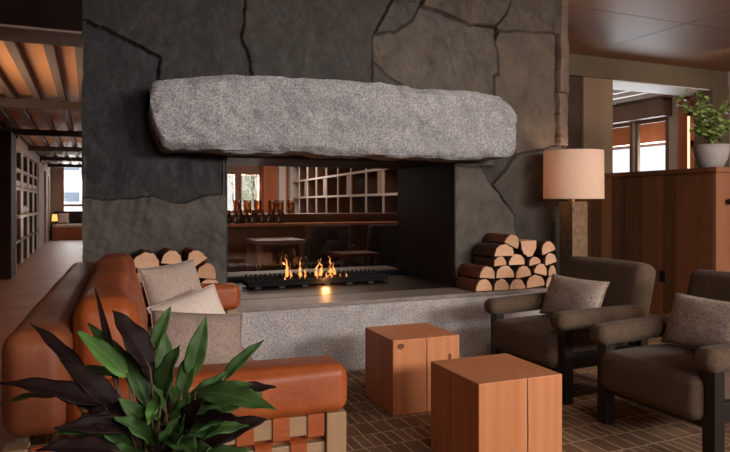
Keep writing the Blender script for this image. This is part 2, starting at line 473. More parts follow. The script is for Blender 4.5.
# --- fireplace wall: slate slabs as a relief
def fireplace_wall():
    st = .0072
    x0, x1, z0, z1 = -.04, 3.99, 0.0, H
    nx = int(round((x1-x0)/st))+1; nz = int(round((z1-z0)/st))+1
    xs = np.linspace(x0, x1, nx); zs = np.linspace(z0, z1, nz)
    X, Z = np.meshgrid(xs, zs)
    wx = X+.022*fbm(X*5, Z*5, 3)+.004*vnoise(X*22, Z*22, 9); wz = Z+.022*fbm(X*5, Z*5, 51)+.004*vnoise(X*22, Z*22, 77)
    polys = [  # (outline, offset, tint, roughness, tilt)
     ('A', [(-1, 4), (-1, 2.415), (-.03, 2.405), (.19, 2.325), (.451, 2.215), (.44, 2.05), (.44, 1.7), (1.12, 1.7), (1.10, 2.12), (1.075, 2.165), (1.05, 2.28), (1.0, 2.4), (1.02, 2.5), (1.035, 2.68), (1.05, 4)], .030, srgb(74, 64, 57), .010),
     ('B', [(-1, 2.415), (-.03, 2.405), (.19, 2.325), (.451, 2.215), (.44, 2.05), (.44, 1.6), (1.2, 1.55), (1.2, 1.27), (.9, 1.262), (.77, 1.252), (.62, 1.213), (.5, 1.212), (.385, 1.237), (.2, 1.228), (-1, 1.222)], .004, srgb(66, 66, 66), .012),
     ('C', [(-1, 1.222), (.2, 1.228), (.385, 1.237), (.5, 1.212), (.62, 1.213), (.77, 1.252), (.9, 1.262), (1.2, 1.27), (1.2, -1), (-1, -1)], .024, srgb(104, 98, 90), .030),
     ('D2', [(1.035, 2.70), (1.25, 2.75), (1.45, 2.80), (1.45, 4), (1.05, 4)], .02, srgb(84, 74, 66), .015),
     ('D', [(1.05, 4), (1.035, 2.68), (1.02, 2.5), (1.0, 2.4), (1.05, 2.28), (1.075, 2.165), (1.1, 2.12), (1.1, 1.5), (2.063, 1.5), (2.05, 2.3), (2.063, 2.535), (2.16, 2.68), (2.235, 2.83), (2.26, 2.9), (2.26, 4)], .034, srgb(78, 69, 60), .012),
     ('E2', [(2.05, 2.33), (2.12, 2.28), (2.2, 2.22), (2.31, 2.16), (2.31, 1.5), (2.05, 1.5)], .012, srgb(88, 80, 70), .014),
     ('E3', [(2.063, 2.535), (2.16, 2.68), (2.235, 2.83), (2.5, 2.85), (2.42, 2.70), (2.25, 2.57)], .020, srgb(84, 78, 70), .02),
     ('E', [(2.063, 2.535), (2.16, 2.68), (2.235, 2.83), (2.66, 2.77), (2.96, 2.705), (3.215, 2.715), (3.205, 2.6), (3.235, 2.5), (3.25, 2.32), (3.2, 2.3), (3.2, 1.5), (2.2, 1.5), (2.05, 2.3)], .008, srgb(116, 105, 94), .034),
     ('F', [(2.235, 2.83), (2.66, 2.77), (2.96, 2.705), (3.215, 2.73), (3.31, 2.83), (3.36, 2.95), (3.37, 4), (2.25, 4)], .045, srgb(108, 94, 82), .03),
     ('G', [(3.215, 2.73), (3.31, 2.83), (3.36, 2.95), (3.37, 4), (3.905, 4), (3.905, 2.715), (3.84, 2.735), (3.6, 2.712), (3.25, 2.69)], .03, srgb(104, 92, 80), .028),
     ('H', [(3.25, 2.69), (3.6, 2.712), (3.84, 2.735), (3.868, 2.72), (3.863, 1.72), (3.75, 1.685), (3.6, 1.66), (3.45, 1.625), (3.2, 1.6), (3.2, 2.3), (3.25, 2.32), (3.235, 2.5), (3.205, 2.6)], .026, srgb(122, 107, 92), .016),
     ('T1', [(3.893, 4), (3.893, 2.2), (5, 2.2), (5, 4)], .05, srgb(150, 126, 112), .02),
     ('T2', [(3.888, 2.2), (3.897, 1.72), (5, 1.72), (5, 2.2)], .04, srgb(142, 122, 108), .02),
     ('J', [(2.95, 1.6), (3.45, 1.625), (3.34, 1.50), (3.23, 1.40), (3.2, 1.36), (3.05, 1.51)], -.012, srgb(94, 86, 78), .02),
     ('K', [(2.6, 1.7), (2.95, 1.7), (3.05, 1.515), (3.2, 1.345), (3.42, 1.08), (3.47, .6), (3.47, -1), (2.6, -1)], .02, srgb(118, 110, 100), .02),
     ('I', [(3.2, 1.36), (3.23, 1.40), (3.34, 1.50), (3.45, 1.625), (3.6, 1.66), (3.75, 1.685), (3.863, 1.72), (5, 1.72), (5, -1), (3.47, -1), (3.47, .6), (3.42, 1.08)], .01, srgb(108, 99, 89), .012),
    ]
    ident = np.full(X.shape, -1)
    for k, (nm, P, off, tint, am) in enumerate(polys):
        ins = np.zeros(X.shape, bool)
        for (ax, az), (bx, bz) in zip(P, P[1:]+P[:1]):
            if az == bz: continue
            c = ((az > wz) != (bz > wz)) & (wx < (bx-ax)*(wz-az)/(bz-az)+ax)
            ins ^= c
        ident[(ident < 0) & ins] = k
    # gap strip beside the corner stones, and anything unassigned, sits deep
    Hh = np.full(X.shape, -.03); Tn = np.zeros(X.shape+(3,)); Tn[:] = srgb(40, 35, 32)[:3]
    rng = np.random.RandomState(5)
    for k, (nm, P, off, tint, am) in enumerate(polys):
        mk = ident == k
        if nm in ('E', 'F', 'C', 'G'):
            q = X*(9 if nm != 'C' else 7)+Z*(3.5 if nm == 'E' else -1.5)
            rid = np.abs(vnoise(q, Z*1.3-X*.8, 300+k))*(.022 if nm != 'C' else .012)+np.abs(vnoise(q*2.3, Z*3.1, 320+k))*.010
        else: rid = 0*X+.006*np.abs(vnoise(X*3+Z*5, Z*3-X*2, 340+k))
        g = rng.uniform(-.01, .01, 2); cx = X[mk].mean() if mk.any() else 0; cz = Z[mk].mean() if mk.any() else 0
        Hh[mk] = (off + (am*.28 if nm in 'ABDHI' else am*.5)*fbm(X*4.0+k*7, Z*4.0+k*3, 100+k, 5)+rid+am*.3*np.abs(fbm(X*9+Z*5, Z*7-X*4, 200+k, 4)) + g[0]*(X-cx)+g[1]*(Z-cz))[mk]
        Tn[mk] = np.array(tint[:3])*{'A': .20, 'B': .16, 'C': .42, 'D': .22, 'D2': .22, 'K': .40, 'I': .24, 'J': .24, 'H': .31}.get(nm, .34)
    edge = np.zeros(X.shape, bool)
    for dx, dz in ((1, 0), (0, 1)):
        sh = np.roll(np.roll(ident, dz, 0), dx, 1)
        df = (sh != ident) & ~(((sh == 1) & (ident == 2)) | ((sh == 2) & (ident == 1)))
        df[0, :] = False; df[-1, :] = False; df[:, 0] = False; df[:, -1] = False
        edge |= df
    Hh[edge] = np.minimum(Hh[edge], -.025)
    Tn[edge] *= .6
    for _ in range(1):
        Hs = Hh.copy()
        Hs[1:-1, 1:-1] = Hh[1:-1, 1:-1]*.8+(Hh[:-2, 1:-1]+Hh[2:, 1:-1]+Hh[1:-1, :-2]+Hh[1:-1, 2:])*.05
        Hh = Hs
    # nicked outer edges
    Xp = X.copy()
    nick = .012*fbm(Z*7, Z*0+2, 400)
    Xp[:, 0] += nick[:, 0]-.004; Xp[:, -1] += nick[:, -1]
    hole = lambda x, z: (x > .9) & (x < 2.827) & (z < 1.552)
    verts = np.stack([Xp, WY-Hh, Z], -1).reshape(-1, 3)
    cxs = (xs[:-1]+xs[1:])/2; czs = (zs[:-1]+zs[1:])/2
    CX, CZ = np.meshgrid(cxs, czs)
    keep = ~hole(CX, CZ)
    idx = np.arange(nx*nz).reshape(nz, nx)
    q = np.stack([idx[:-1, :-1], idx[:-1, 1:], idx[1:, 1:], idx[1:, :-1]], -1)[keep]
    vl = [tuple(v) for v in verts]; fl = [tuple(int(i) for i in f) for f in q]
    nf = len(fl); b = len(vl); extra_t = []
    def bx(x0, x1, y0, y1, z0, z1):
        o = len(vl)
        for zz in (z0, z1):
            vl.extend([(x0, y0, zz), (x1, y0, zz), (x1, y1, zz), (x0, y1, zz)])
        for f in ((0, 3, 2, 1), (4, 5, 6, 7), (0, 1, 5, 4), (1, 2, 6, 5), (2, 3, 7, 6), (3, 0, 4, 7)):
            fl.append(tuple(o+i for i in f))
    yb = WY+.035
    bx(-.03, .9, yb, 5.74, 0, H); bx(2.827, 3.98, yb, 5.74, 0, H); bx(.9, 2.827, yb, 5.74, 1.552, H)
    bx(.9, 2.827, yb, 5.74, 0, .49)
    # rims joining relief and body round the outside and the opening
    bx(-.036, -.02, WY-.005, yb+.02, 0, H); bx(3.965, 3.986, WY-.02, yb+.02, 0, H)
    bx(.884, .9, WY-.012, yb+.02, .49, 1.56); bx(2.827, 2.843, WY-.018, yb+.02, .49, 1.56); bx(.89, 2.84, WY-.012, yb+.02, 1.552, 1.57)
    me = bpy.data.meshes.new('wall_fireplace')
    me.from_pydata(vl, [], fl)
    at = me.attributes.new('tint', 'FLOAT_COLOR', 'POINT')
    arr = np.ones((len(vl), 4)); arr[:, :3] = srgb(60, 56, 52)[:3]
    arr[:b, :3] = Tn.reshape(-1, 3)
    at.data.foreach_set('color', arr.reshape(-1))
    me.materials.append(M['slate'])
    sm = np.zeros(len(fl), bool); sm[:nf] = True
    me.polygons.foreach_set('use_smooth', sm)
    me.update()
    o = link(bpy.data.objects.new('wall_fireplace', me))
    struct(o)
fireplace_wall()

# lounge ceiling: veneered panels with open joints
bm = B()
xs = [-6, -3.8, -1.4, 1.0, 3.4, 5.8, 8.2, 9.4]; ys = [-4, -2.9, -.9, 1.0, 2.94, 4.88, 6.5]
for a, b in zip(xs, xs[1:]):
    for c, d in zip(ys, ys[1:]):
        box(bm, a+.006, b-.006, c+.006, d-.006, H, H+.02)
box(bm, -6, 9.4, -4, 6.5, H+.02, H+.06, mi=1)
struct(obj('ceiling', bm, [M['ceil'], M['black']]))

# header beam over the passage on the left, then the joisted ceiling beyond
bm = BX(-6, -.042, 4.25, 4.62, 2.242, H+.02, .003); box(bm, -6, -.042, 4.25, 4.62, 2.225, 2.242, .003, 2, 1)
M['header_shade'] = mottled('shaded_header_brown', srgb(20, 11, 9), srgb(28, 16, 13), 5, .8, .1, spec=.05)  # shade on the beam front put into its colour; underside board paler as lit
struct(obj('trim_1', bm, [M['header_shade'], M['joist']]))
bm = B(); box(bm, -6, -.03, 4.62, 24.2, 2.492, 2.60); box(bm, -6, .9, 4.7, 24.2, 3.12, 3.2)  # second slab is an unseen cover added to block the sky
struct(obj('ceiling_passage', bm, M['ceil_ply']))
for i, y in enumerate((8.55, 12.0, 15.45, 18.9, 22.3)):
    o = struct(obj('trim_%d' % (i+2), BX(-6, -.034 if y < 6 else .9, y, y+.16, 2.33, 2.43, .006), M['beam']))
for i in range(13):
    x = -.26-.272*(i-1) if i else -.034
    struct(obj('trim_%d' % (i+7), BX(x-.075, x, 4.63, 24.1, 2.431, 2.491, .004), M['joist']))

# enclosing walls of the lounge (behind and beside the camera), with unseen high window openings behind
def wall_with_holes(name, mat, axis, c0, c1, u0, u1, z0, z1, holes):
    """axis 'y': wall plane spans x (u) between y=c0..c1; axis 'x': spans y"""
    bm = B()
    us = sorted({u0, u1, *[h[0] for h in holes], *[h[1] for h in holes]}); zs = sorted({z0, z1, *[h[2] for h in holes], *[h[3] for h in holes]})
    for a, b in zip(us, us[1:]):
        for c, d in zip(zs, zs[1:]):
            mu, mz = (a+b)/2, (c+d)/2
            if any(h[0] < mu < h[1] and h[2] < mz < h[3] for h in holes): continue
            if axis == 'y': box(bm, a, b, c0, c1, c, d)
            else: box(bm, c0, c1, a, b, c, d)
    bmesh.ops.remove_doubles(bm, verts=bm.verts, dist=1e-5)
    return struct(obj(name, bm, mat))
wall_with_holes('wall_back', M['brown_wall'], 'y', -4.2, -4, -6, 9.4, 0, H, [(0, 2.4, 2.16, 3.0), (3.2, 6.6, 2.16, 3.0)])
struct(obj('wall_left', BX(-6.2, -6, -4, 24.4, 0, H), M['dark_wall']))
# far outside wall with the windows seen down the passage and through the fire
wall_with_holes('wall_far', M['plaster'], 'y', 24.1, 24.4, -6, 12, 0, 3.1, [(-.86, -.05, .72, 2.52), (4.62, 5.1, .85, 2.34), (5.22, 6.02, .85, 2.34)])
def window(i, mat, y, x0, x1, z0, z1, bars, hb=()):
    bm = B(); w = .07
    box(bm, x0, x1, y-.06, y+.06, z0, z0+w); box(bm, x0, x1, y-.06, y+.06, z1-w, z1)
    box(bm, x0, x0+w, y-.06, y+.06, z0+w, z1-w); box(bm, x1-w, x1, y-.06, y+.06, z0+w, z1-w)
    for b in bars: box(bm, b-w/2, b+w/2, y-.05, y+.05, z0+w, z1-w)
    for b in hb: box(bm, x0+w, x1-w, y-.05, y+.05, b-.04, b+.04)
    o = struct(obj('window_%d' % i, bm, mat))
    obj('pane', BX(x0+.02, x1-.02, y-.004, y+.004, z0+.02, z1-.02), M['pane'], o)
window(1, M['frame_wood'], 24.13, -.86, -.05, .72, 2.52, [], [1.12])
window(2, M['frame_wood'], 24.13, 4.62, 5.1, .85, 2.34, [])
window(3, M['frame_wood'], 24.13, 5.22, 6.02, .85, 2.34, [])
struct(obj('trim_20', BX(6.02, 6.28, 24.0, 24.12, 0, 2.6), M['red_wood']))

# passage wall on the left, with the openings of the bar shelving
wall_with_holes('wall_passage', M['plaster'], 'x', -1.5, -1.2, 12.25, 24.1, 0, 2.43, [(13.0, 18.6, 0.0, 2.2), (20.6, 21.6, 0, 2.15), (22.6, 23.2, 0, 2.05)])
struct(obj('trim_21', BX(-1.62, -1.13, 11.45, 12.2, 0, 2.33, .01), M['post_brown']))
struct(obj('wall_bar_room', BX(-6, -3.2, 11.4, 24.0, 0, 2.32), M['dark_wall']))
o = struct(obj('door_1', BX(-1.4, -1.35, 20.6, 21.6, 0, 2.15), M['red_wood']))
obj('handle', BX(-1.35, -1.31, 20.7, 20.73, .95, 1.15), M['brass'], o)
struct(obj('door_2', BX(-1.4, -1.35, 22.6, 23.2, 0, 2.05), M['dark_wood']))
# ceiling over the far room behind the fire, plus its right wall
struct(obj('ceiling_far_room', BX(.9, 12, 6.51, 24.1, 3.12, 3.18), M['ceil']))
# right side: half wall, recess, pier, header and the outside wall with windows
bm = B()
ys = [4.40]; rnd = random.Random(4)
while ys[-1] < 6.40: ys.append(min(6.48, ys[-1]+rnd.choice((.17, .2, .23, .26))))
for a, b in zip(ys, ys[1:]):
    box(bm, 5.6, 5.64, a+.003, b-.003, 0, 1.50)
box(bm, 5.635, 5.80, 4.42, 6.48, 0, 1.50)
xs = [5.60, 5.86, 6.1, 6.4]
for a, b in zip(xs, xs[1:]):
    box(bm, a+.0025, b-.0025, 4.37, 4.41, 0, 1.50, .003, 1, mi=1)
struct(obj('wall_partition', bm, [M['cedar'], M['cedar_cap']]))
bm = B(); box(bm, 5.575, 5.86, 4.42, 6.46, 1.50, 1.55, .004); box(bm, 5.575, 6.42, 4.345, 4.42, 1.50, 1.552, .004, mi=1); box(bm, 5.86, 6.42, 4.42, 4.86, 1.50, 1.552, .004, mi=1)
struct(obj('trim_22', bm, [M['cap_brown'], M['cedar_cap']]))
struct(obj('wall_recess', BX(3.9, 5.9, 6.5, 6.6, 0, H), M['dark_wall']))
struct(obj('wall_pier', BX(5.86, 6.35, 6.47, 7.0, 0, 2.83), M['brown_wall']))
struct(obj('wall_header', BX(3.9, 9.3, 6.44, 6.98, 2.83, H+.02), M['grey_wall']))
struct(obj('trim_23', BX(6.35, 8.5, 6.47, 6.97, 2.815, 2.829), M['white_paint']))
struct(obj('trim_24', BX(8.16, 8.5, 6.42, 6.72, 0, 2.83), M['grey_wall']))
struct(obj('ceiling_nook', BX(5.9, 8.7, 6.98, 12, 3.02, 3.1), M['dark_wood']))
for i in range(6):
    x = 6.25+.38*i
    struct(obj('trim_%d' % (25+i), BX(x, x+.09, 6.99, 12, 2.88, 3.02), M['white_paint']))
struct(obj('trim_31', BX(8.3, 8.5, 7.4, 12, 2.58, 2.86), M['frame_dark']))
# outside wall on the right (x = 8.5)
wall_with_holes('wall_right', M['plaster'], 'x', 8.5, 8.56, -4, 12, 0, 3.1, [(7.50, 8.12, .9, 2.56), (8.24, 9.6, .9, 2.56)])
def window_x(i, mat, x, y0, y1, z0, z1):
    bm = B(); w = .06; e = .03
    box(bm, x-e, x+e, y0, y1, z0, z0+w); box(bm, x-e, x+e, y0, y1, z1-w, z1)
    box(bm, x-e, x+e, y0, y0+w, z0+w, z1-w); box(bm, x-e, x+e, y1-w, y1, z0+w, z1-w)
    o = struct(obj('window_%d' % i, bm, mat))
    obj('pane', BX(x-.004, x+.004, y0+.02, y1-.02, z0+.02, z1-.02), M['pane'], o)
window_x(4, M['frame_dark'], 8.52, 7.47, 8.15, .9, 2.58)
window_x(5, M['frame_dark'], 8.52, 8.21, 9.62, .9, 2.58)
struct(obj('wall_wood_panel', BX(8.44, 8.5, 6.72, 7.24, 0, 2.83), M['red_wood']))
# far side of the nook
struct(obj('wall_nook_end', BX(5.9, 8.5, 12, 12.1, 0, 3.1), M['brown_wall']))

# ------------------------------------------------------------------ outside
tag(obj('neighbouring_building', (lambda bm: (box(bm, 0, 8, 0, 14, 0, 9), bm)[1])(B()), M['facade']), 'pale building seen outside the right hand windows', 'building')
nb_ = bpy.data.objects['neighbouring_building']; nb_.location = (17, 10, -2.0)
for k, (y, z) in enumerate([(a, b) for a in (3.4, 6.6, 9.6) for b in (3.4, 5.2)]):
    obj('facade_window', BX(-.04, .05, y, y+.7, z, z+.7, .01, 1), M['facade_dark'], nb_)
obj('eave', BX(-.9, .02, -.5, 14.5, 8.6, 9.2), M['facade'], nb_)
ev = struct(obj('trim_34', BX(8.85, 9.5, 6.8, 12.5, 2.24, 2.62), M['red_wood']))
obj('roof_board', BX(8.78, 10.2, 6.8, 12.5, 2.62, 2.68), M['frame_dark'], ev)
struct(obj('ground', BX(-20, 45, -20, 60, -.3, -.12), M['ground_out']))
g2 = tag(obj('street_building', BX(-9, 5.4, 0, 6, 0, 9), M['facade']), 'pale building outside the left window behind the fire', 'building')
g2.location = (4.2, 38, -.12)
for x in (-5.6, -4.4, .8, 2.2, 3.6):
    for z in (1.4, 3.1): obj('facade_window', BX(x, x+.9, -.04, .05, z, z+.5), M['facade_dark'], g2)
# tree outside
tr = thing('garden_tree', 'sunlit tree outside the window behind the fire', 'tree', (7.4, 31, -.12))
bm = B(); tube(bm, [(0, 0, 0), (.05, 0, 1.2), (-.05, 0, 2.6), (.1, .1, 4.2)], [.14, .11, .08, .03]); obj('trunk', bm, M['trunk'], tr, True)
rnd = random.Random(7); bm = B()
for k in range(900):
    a = rnd.uniform(0, 2*PI); rr = rnd.random()**.5; zz = rnd.uniform(-1, 1)
    p = Vector((1.2*rr*math.cos(a)*(1-.4*abs(zz)), 1.2*rr*math.sin(a), 2.6+1.9*zz))
    s = rnd.uniform(.08, .15); e = Euler((rnd.uniform(0, 6), rnd.uniform(0, 6), rnd.uniform(0, 6))).to_matrix()
    vs = [bm.verts.new(p+e @ Vector(q)*s) for q in ((-1, 0, 0), (0, -.5, .1), (1, 0, 0), (0, .5, .1))]
    bm.faces.new(vs)
obj('foliage', bm, M['tree_leaf'], tr)

# ------------------------------------------------------------------ hearth, mantel, firebox
def hearth():
    o = obj('stone_hearth', BX(-.03, 3.56, 4.24, 4.59, 0, .47, .004, 1), M['hearth_granite'])
    tag(o, 'long low granite hearth in front of the slate fireplace wall', 'hearth')
    obj('hearth_top', BX(-.03, 3.56, 4.236, 4.59, .47, .50, .004, 2), M['hearth_top'], o)
hearth()

def mantel():
    # outline along x of the lower and upper edge, read as a hewn block
    top = [(.36, 1.955), (.40, 1.985), (.62, 2.02), (.84, 2.06), (1.1, 2.075), (1.58, 2.08), (2.2, 2.08), (2.8, 2.08), (3.03, 2.07), (3.13, 2.03), (3.20, 1.97)]
    bot = [(.36, 1.80), (.385, 1.67), (.44, 1.56), (.48, 1.545), (.8, 1.54), (1.4, 1.545), (2.3, 1.545), (2.8, 1.548), (3.04, 1.555), (3.14, 1.575), (3.20, 1.63)]
    nx, nv, ny = 150, 40, 22
    xs = np.linspace(.36, 3.20, nx)
    T = np.interp(xs, *zip(*top)); Bo = np.interp(xs, *zip(*bot))
    T = T+.018*fbm(xs*6, xs*0+1, 4); Bo = Bo+.012*fbm(xs*7, xs*0+5, 6)
    yf, yb = 4.275, 4.605
    bm = B(); g = {}
    # section loop: back-top -> front-top -> front-bottom -> back-bottom
    loop = [(yb-(yb-yf)*i/ny, 1.0, 't') for i in range(ny)] + [(yf, 1-i/nv, 'f') for i in range(nv)] + [(yf+(yb-yf)*i/ny, 0.0, 'b') for i in range(ny+1)]
    loopn = len(loop); rows = []
    for i, x in enumerate(xs):
        row = []
        endd = min(x-.36, 3.20-x)
        for j, (y, s, k) in enumerate(loop):
            z = Bo[i]+(T[i]-Bo[i])*s
            yy = y; zz = z
            r1 = float(fbm(x*5, z*5+y*3, 30, 5)); r2 = float(fbm(x*14+3, z*14+y*9, 60, 3))
            # chamfered, chipped arrises
            ch = .045*(1+1.5*float(vnoise(x*3.5, s*3, 88)))
            if k == 'f':
                e = min(s, 1-s)*(T[i]-Bo[i])
                yy = yf+max(0, ch*(1-e/.05))*.8 - .03*r1-.02*r2-.009*float(fbm(x*30, z*30, 71, 2))
            else:
                e = (y-yf)
                sg = -1 if k == 't' else 1
                zz = z+sg*max(0, .03*(1-e/.05))+ .02*r1+.006*r2
                yy = y+(.036*max(0, 1-e/.06) if e < .06 else 0)
            if endd < .035: yy += (.035-endd)*.8 if yy < yb-.12 else 0
            row.append(bm.verts.new((x+.015*float(vnoise(z*8, y*8, 91)) if endd < .03 else x, min(yy, yb), zz)))
        rows.append(row)
    for a, b in zip(rows, rows[1:]):
        for j in range(loopn-1):
            bm.faces.new((a[j], a[j+1], b[j+1], b[j]))
        bm.faces.new((a[-1], a[0], b[0], b[-1]))
    bmesh.ops.triangle_fill(bm, edges=[e for e in bm.edges if e.is_boundary], use_beauty=True)
    bmesh.ops.recalc_face_normals(bm, faces=bm.faces)
    o = obj('stone_mantel', bm, M['mantel_granite'], None, angle=50)
    tag(o, 'rough hewn light grey granite mantel block across the slate wall', 'mantel')
mantel()

fb = thing('firebox', 'black steel see-through firebox with glass behind the burner', 'fireplace', (0, 0, .49))
z0 = -.49
obj('side_panel', BX(.902, .918, 4.70, 5.70, .0, 1.06), M['black_steel'], fb)
obj('side_panel', BX(2.809, 2.825, 4.70, 5.70, .0, 1.06), M['black_steel'], fb)
obj('ceiling_panel', BX(.902, 2.825, 4.70, 5.70, 1.045, 1.061), M['black_steel'], fb)
obj('floor_tray', BX(.918, 2.809, 4.592, 5.62, .001, .012), M['tray'], fb)
bm = B(); box(bm, .902, .914, 4.63, 4.70, .0, 1.06); box(bm, 2.813, 2.825, 4.63, 4.70, .0, 1.06); box(bm, .902, 2.825, 4.63, 4.70, 1.04, 1.061)
obj('front_frame', bm, M['black'], fb)
obj('sill', BX(.918, 2.809, 5.62, 5.98, .001, .055), M['soot'], fb)
obj('sill_top', BX(.918, 2.809, 5.72, 5.98, .055, .065), M['hearth_top'], fb)
obj('glass_pane', BX(.918, 2.809, 5.70, 5.708, .066, 1.044), M['fire_glass'], fb)

bu = thing('gas_burner', 'black ribbed gas burner rack inside the fireplace', 'burner', (-.04, .08, .503))
bm = B(); box(bm, 1.22, 2.47, 5.04, 5.26, .012, .05, .004)
obj('burner_tray', bm, M['soot'], bu)
for x in np.arange(1.27, 2.4, .2):
    obj('foot', BX(x, x+.05, 5.02, 5.28, 0, .013), M['black'], bu)
bm = B(); box(bm, 1.22, 2.47, 5.03, 5.045, .05, .062); box(bm, 1.22, 2.47, 5.255, 5.27, .05, .075)
for x in np.arange(1.24, 2.45, .042):
    box(bm, x, x+.016, 5.034, 5.05, .058, .082, .003, 1); box(bm, x, x+.016, 5.252, 5.268, .07, .095, .003, 1)
obj('toothed_rack', bm, M['soot'], bu)

def flame(x, y, z, h, w, seed):
    rnd = random.Random(seed); bm = B(); n = 10; rings = []
    sway = [rnd.uniform(-.25, .25)*w for _ in range(12)]
    pts = []; rs = []
    for i in range(9):
        u = i/8
        pts.append((sway[i]*u*1.6+w*.3*math.sin(u*5+seed)*u, .3*sway[-i-1]*u, h*u))
        rs.append(max(.0012, w*.5*(math.sin(PI*min(1, u*.8+.22))**1.3)*(1-u*.75)))
    tube(bm, pts, rs, n)
    o = obj('gas_flame', bm, M['flame'], None, True)
    o.location = (x, y, z)
    o.visible_shadow = True
    return o
for i, (x, dy, h, w) in enumerate([(1.535, .03, .20, .042), (1.575, .04, .10, .026), (1.655, .03, .18, .044), (1.695, .01, .10, .028), (1.775, -.05, .16, .040), (1.815, -.03, .17, .046), (1.905, -.03, .19, .056), (1.94, -.04, .13, .034), (1.865, -.05, .06, .024)]):
    o = flame(x, 5.21+dy, .556, h, w, i)
    tag(o, 'orange gas flame flickering on the black burner', 'flame', 'gas flames on the burner')
for i, x in enumerate((1.50, 1.56, 1.64, 1.99, 2.05)):
    o = flame(x, 5.17, .556, .035, .022, 20+i)
    tag(o, 'orange gas flame flickering on the black burner', 'flame', 'gas flames on the burner')

# ------------------------------------------------------------------ split logs
def split_log(x, z, w, h, ang, y0, length, seed, bark, label, group):
    rnd = random.Random(seed)
    n = 14; prof = []
    for i in range(n+1):
        a = PI*i/n
        k = 1+.05*rnd.uniform(-1, 1)
        prof.append((w/2*math.cos(a)*k, -h/2+h*math.sin(a)**.85*k))
    c, s = math.cos(R(ang)), math.sin(R(ang))
    prof = [(c*a-s*b, s*a+c*b) for a, b in prof]
    L = length; nl = 6
    bm = B(); rows = []
    for j in range(nl+1):
        y = L*j/nl; k = 1+.02*math.sin(j*2.1+seed)
        rows.append([bm.verts.new((a*k*.965, y, b*k*.965)) for a, b in prof])
    for p, q in zip(rows, rows[1:]):
        for i in range(n): bm.faces.new((p[i], q[i], q[i+1], p[i+1]))
        bm.faces.new((p[n], q[n], q[0], p[0]))
    bm.faces.new(rows[0]); bm.faces.new(list(reversed(rows[-1])))
    bmesh.ops.recalc_face_normals(bm, faces=bm.faces)
    o = obj('split_log', bm, M['log_wood'], None, angle=40)
    o.location = (x, y0, z)
    tag(o, label, 'log', group)
    bm = B(); rows = []
    for j in range(nl*2+1):
        y = .003+(L-.006)*j/(nl*2); r_ = []
        k0 = 1+.02*math.sin(j/2*2.1+seed)
        for i, (a, b) in enumerate(prof):
            k = k0*(1+.022*rnd.uniform(-1, .6))
            r_.append(bm.verts.new((a*k, y, b*k)))
        rows.append(r_)
    for p, q in zip(rows, rows[1:]):
        for i in range(n): bm.faces.new((p[i], q[i], q[i+1], p[i+1]))
    ins = []
    for p, yy in ((rows[0], .003), (rows[-1], L-.003)):
        inner = [bm.verts.new((a*.955, yy, b*.955)) for a, b in prof]
        for i in range(n): bm.faces.new((p[i], p[i+1], inner[i+1], inner[i]))
    bmesh.ops.recalc_face_normals(bm, faces=bm.faces)
    obj('bark', bm, bark, o, True)
    return o

GR = 'split logs stacked on the hearth by the lamp'
right = [
 (2.862, .552, .150, .094, 0, 'split log with reddish bark, leftmost of the bottom row of the stack by the lamp'),
 (3.028, .548, .142, .089, 0, 'split log second from left in the bottom row of the stack by the lamp'),
 (3.185, .543, .150, .080, 0, 'split log third from left in the bottom row of the stack by the lamp'),
 (3.372, .560, .185, .100, 4, 'wide split log fourth from left in the bottom row of the stack by the lamp'),
 (3.515, .546, .090, .088, 0, 'shadowed split log at the right end of the bottom row beside the lamp'),
 (2.900, .650, .145, .096, -6, 'split log with reddish bark, leftmost of the second row up by the lamp'),
 (3.074, .647, .176, .100, 0, 'broad half round split log second from left in the second row up'),
 (3.258, .641, .152, .094, 8, 'split log third from left in the second row of the stack by the lamp'),
 (3.425, .655, .128, .088, -14, 'tilted split log fourth from left in the second row by the lamp'),
 (3.532, .640, .080, .086, 0, 'small split log at the right end of the second row beside the lamp'),
 (3.010, .737, .120, .074, 5, 'smallest dark barked split log at the left of the third row up'),
 (3.186, .742, .158, .090, 0, 'half round split log in the middle of the third row by the lamp'),
 (3.365, .725, .120, .064, 10, 'flat split log right of centre in the third row by the lamp'),
 (3.520, .740, .118, .092, 14, 'split log at the right end of the third row beside the lamp'),
 (3.052, .822, .186, .094, 0, 'large dark barked split log at the left of the fourth row up'),
 (3.314, .826, .160, .130, 182, 'wedge shaped split log with point down near the top of the stack'),
 (3.484, .836, .142, .096, 18, 'split log at the right end of the top beside the lamp shade'),
 (3.158, .897, .140, .098, -24, 'tilted split log highest on the stack with its bark side up'),
]
for i, (x, z, w, h, a, lab) in enumerate(right):
    rnd = random.Random(i*3+1)
    split_log(x, z, w, h, a, 4.275+rnd.uniform(-.012, .02), .31, i, M['bark'] if i in (0, 5, 17, 8) else M['bark_dark'], lab, GR)
GL = 'split logs stacked on the hearth behind the sofa'
left = [
 (.335, .836, .166, .104, -4, 'big half round split log behind the sofa, leftmost on top of its stack'),
 (.492, .848, .128, .086, -6, 'split log behind the sofa, second from left on top of its stack'),
 (.640, .840, .120, .094, 34, 'steeply tilted split log behind the sofa, third from left on top'),
 (.712, .752, .126, .100, -8, 'split log behind the sofa, rightmost and lower than its neighbours'),
 (.574, .730, .100, .062, 4, 'half hidden split log under the tilted log behind the sofa'),
 (.735, .655, .150, .082, 0, 'half hidden split log above the leather arm, low on the right of its stack'),
]
for i, (x, z, w, h, a, lab) in enumerate(left):
    split_log(x, z, w, h, a, 4.285+.01*(i % 3), .31, 50+i, M['bark'] if i != 0 else M['bark_dark'], lab, GL)
hid = [(.34, .735, .17, .090), (.480, .745, .09, .08), (.34, .642, .17, .088), (.55, .648, .17, .09), (.30, .55, .17, .088), (.48, .55, .17, .088), (.66, .553, .17, .095)]
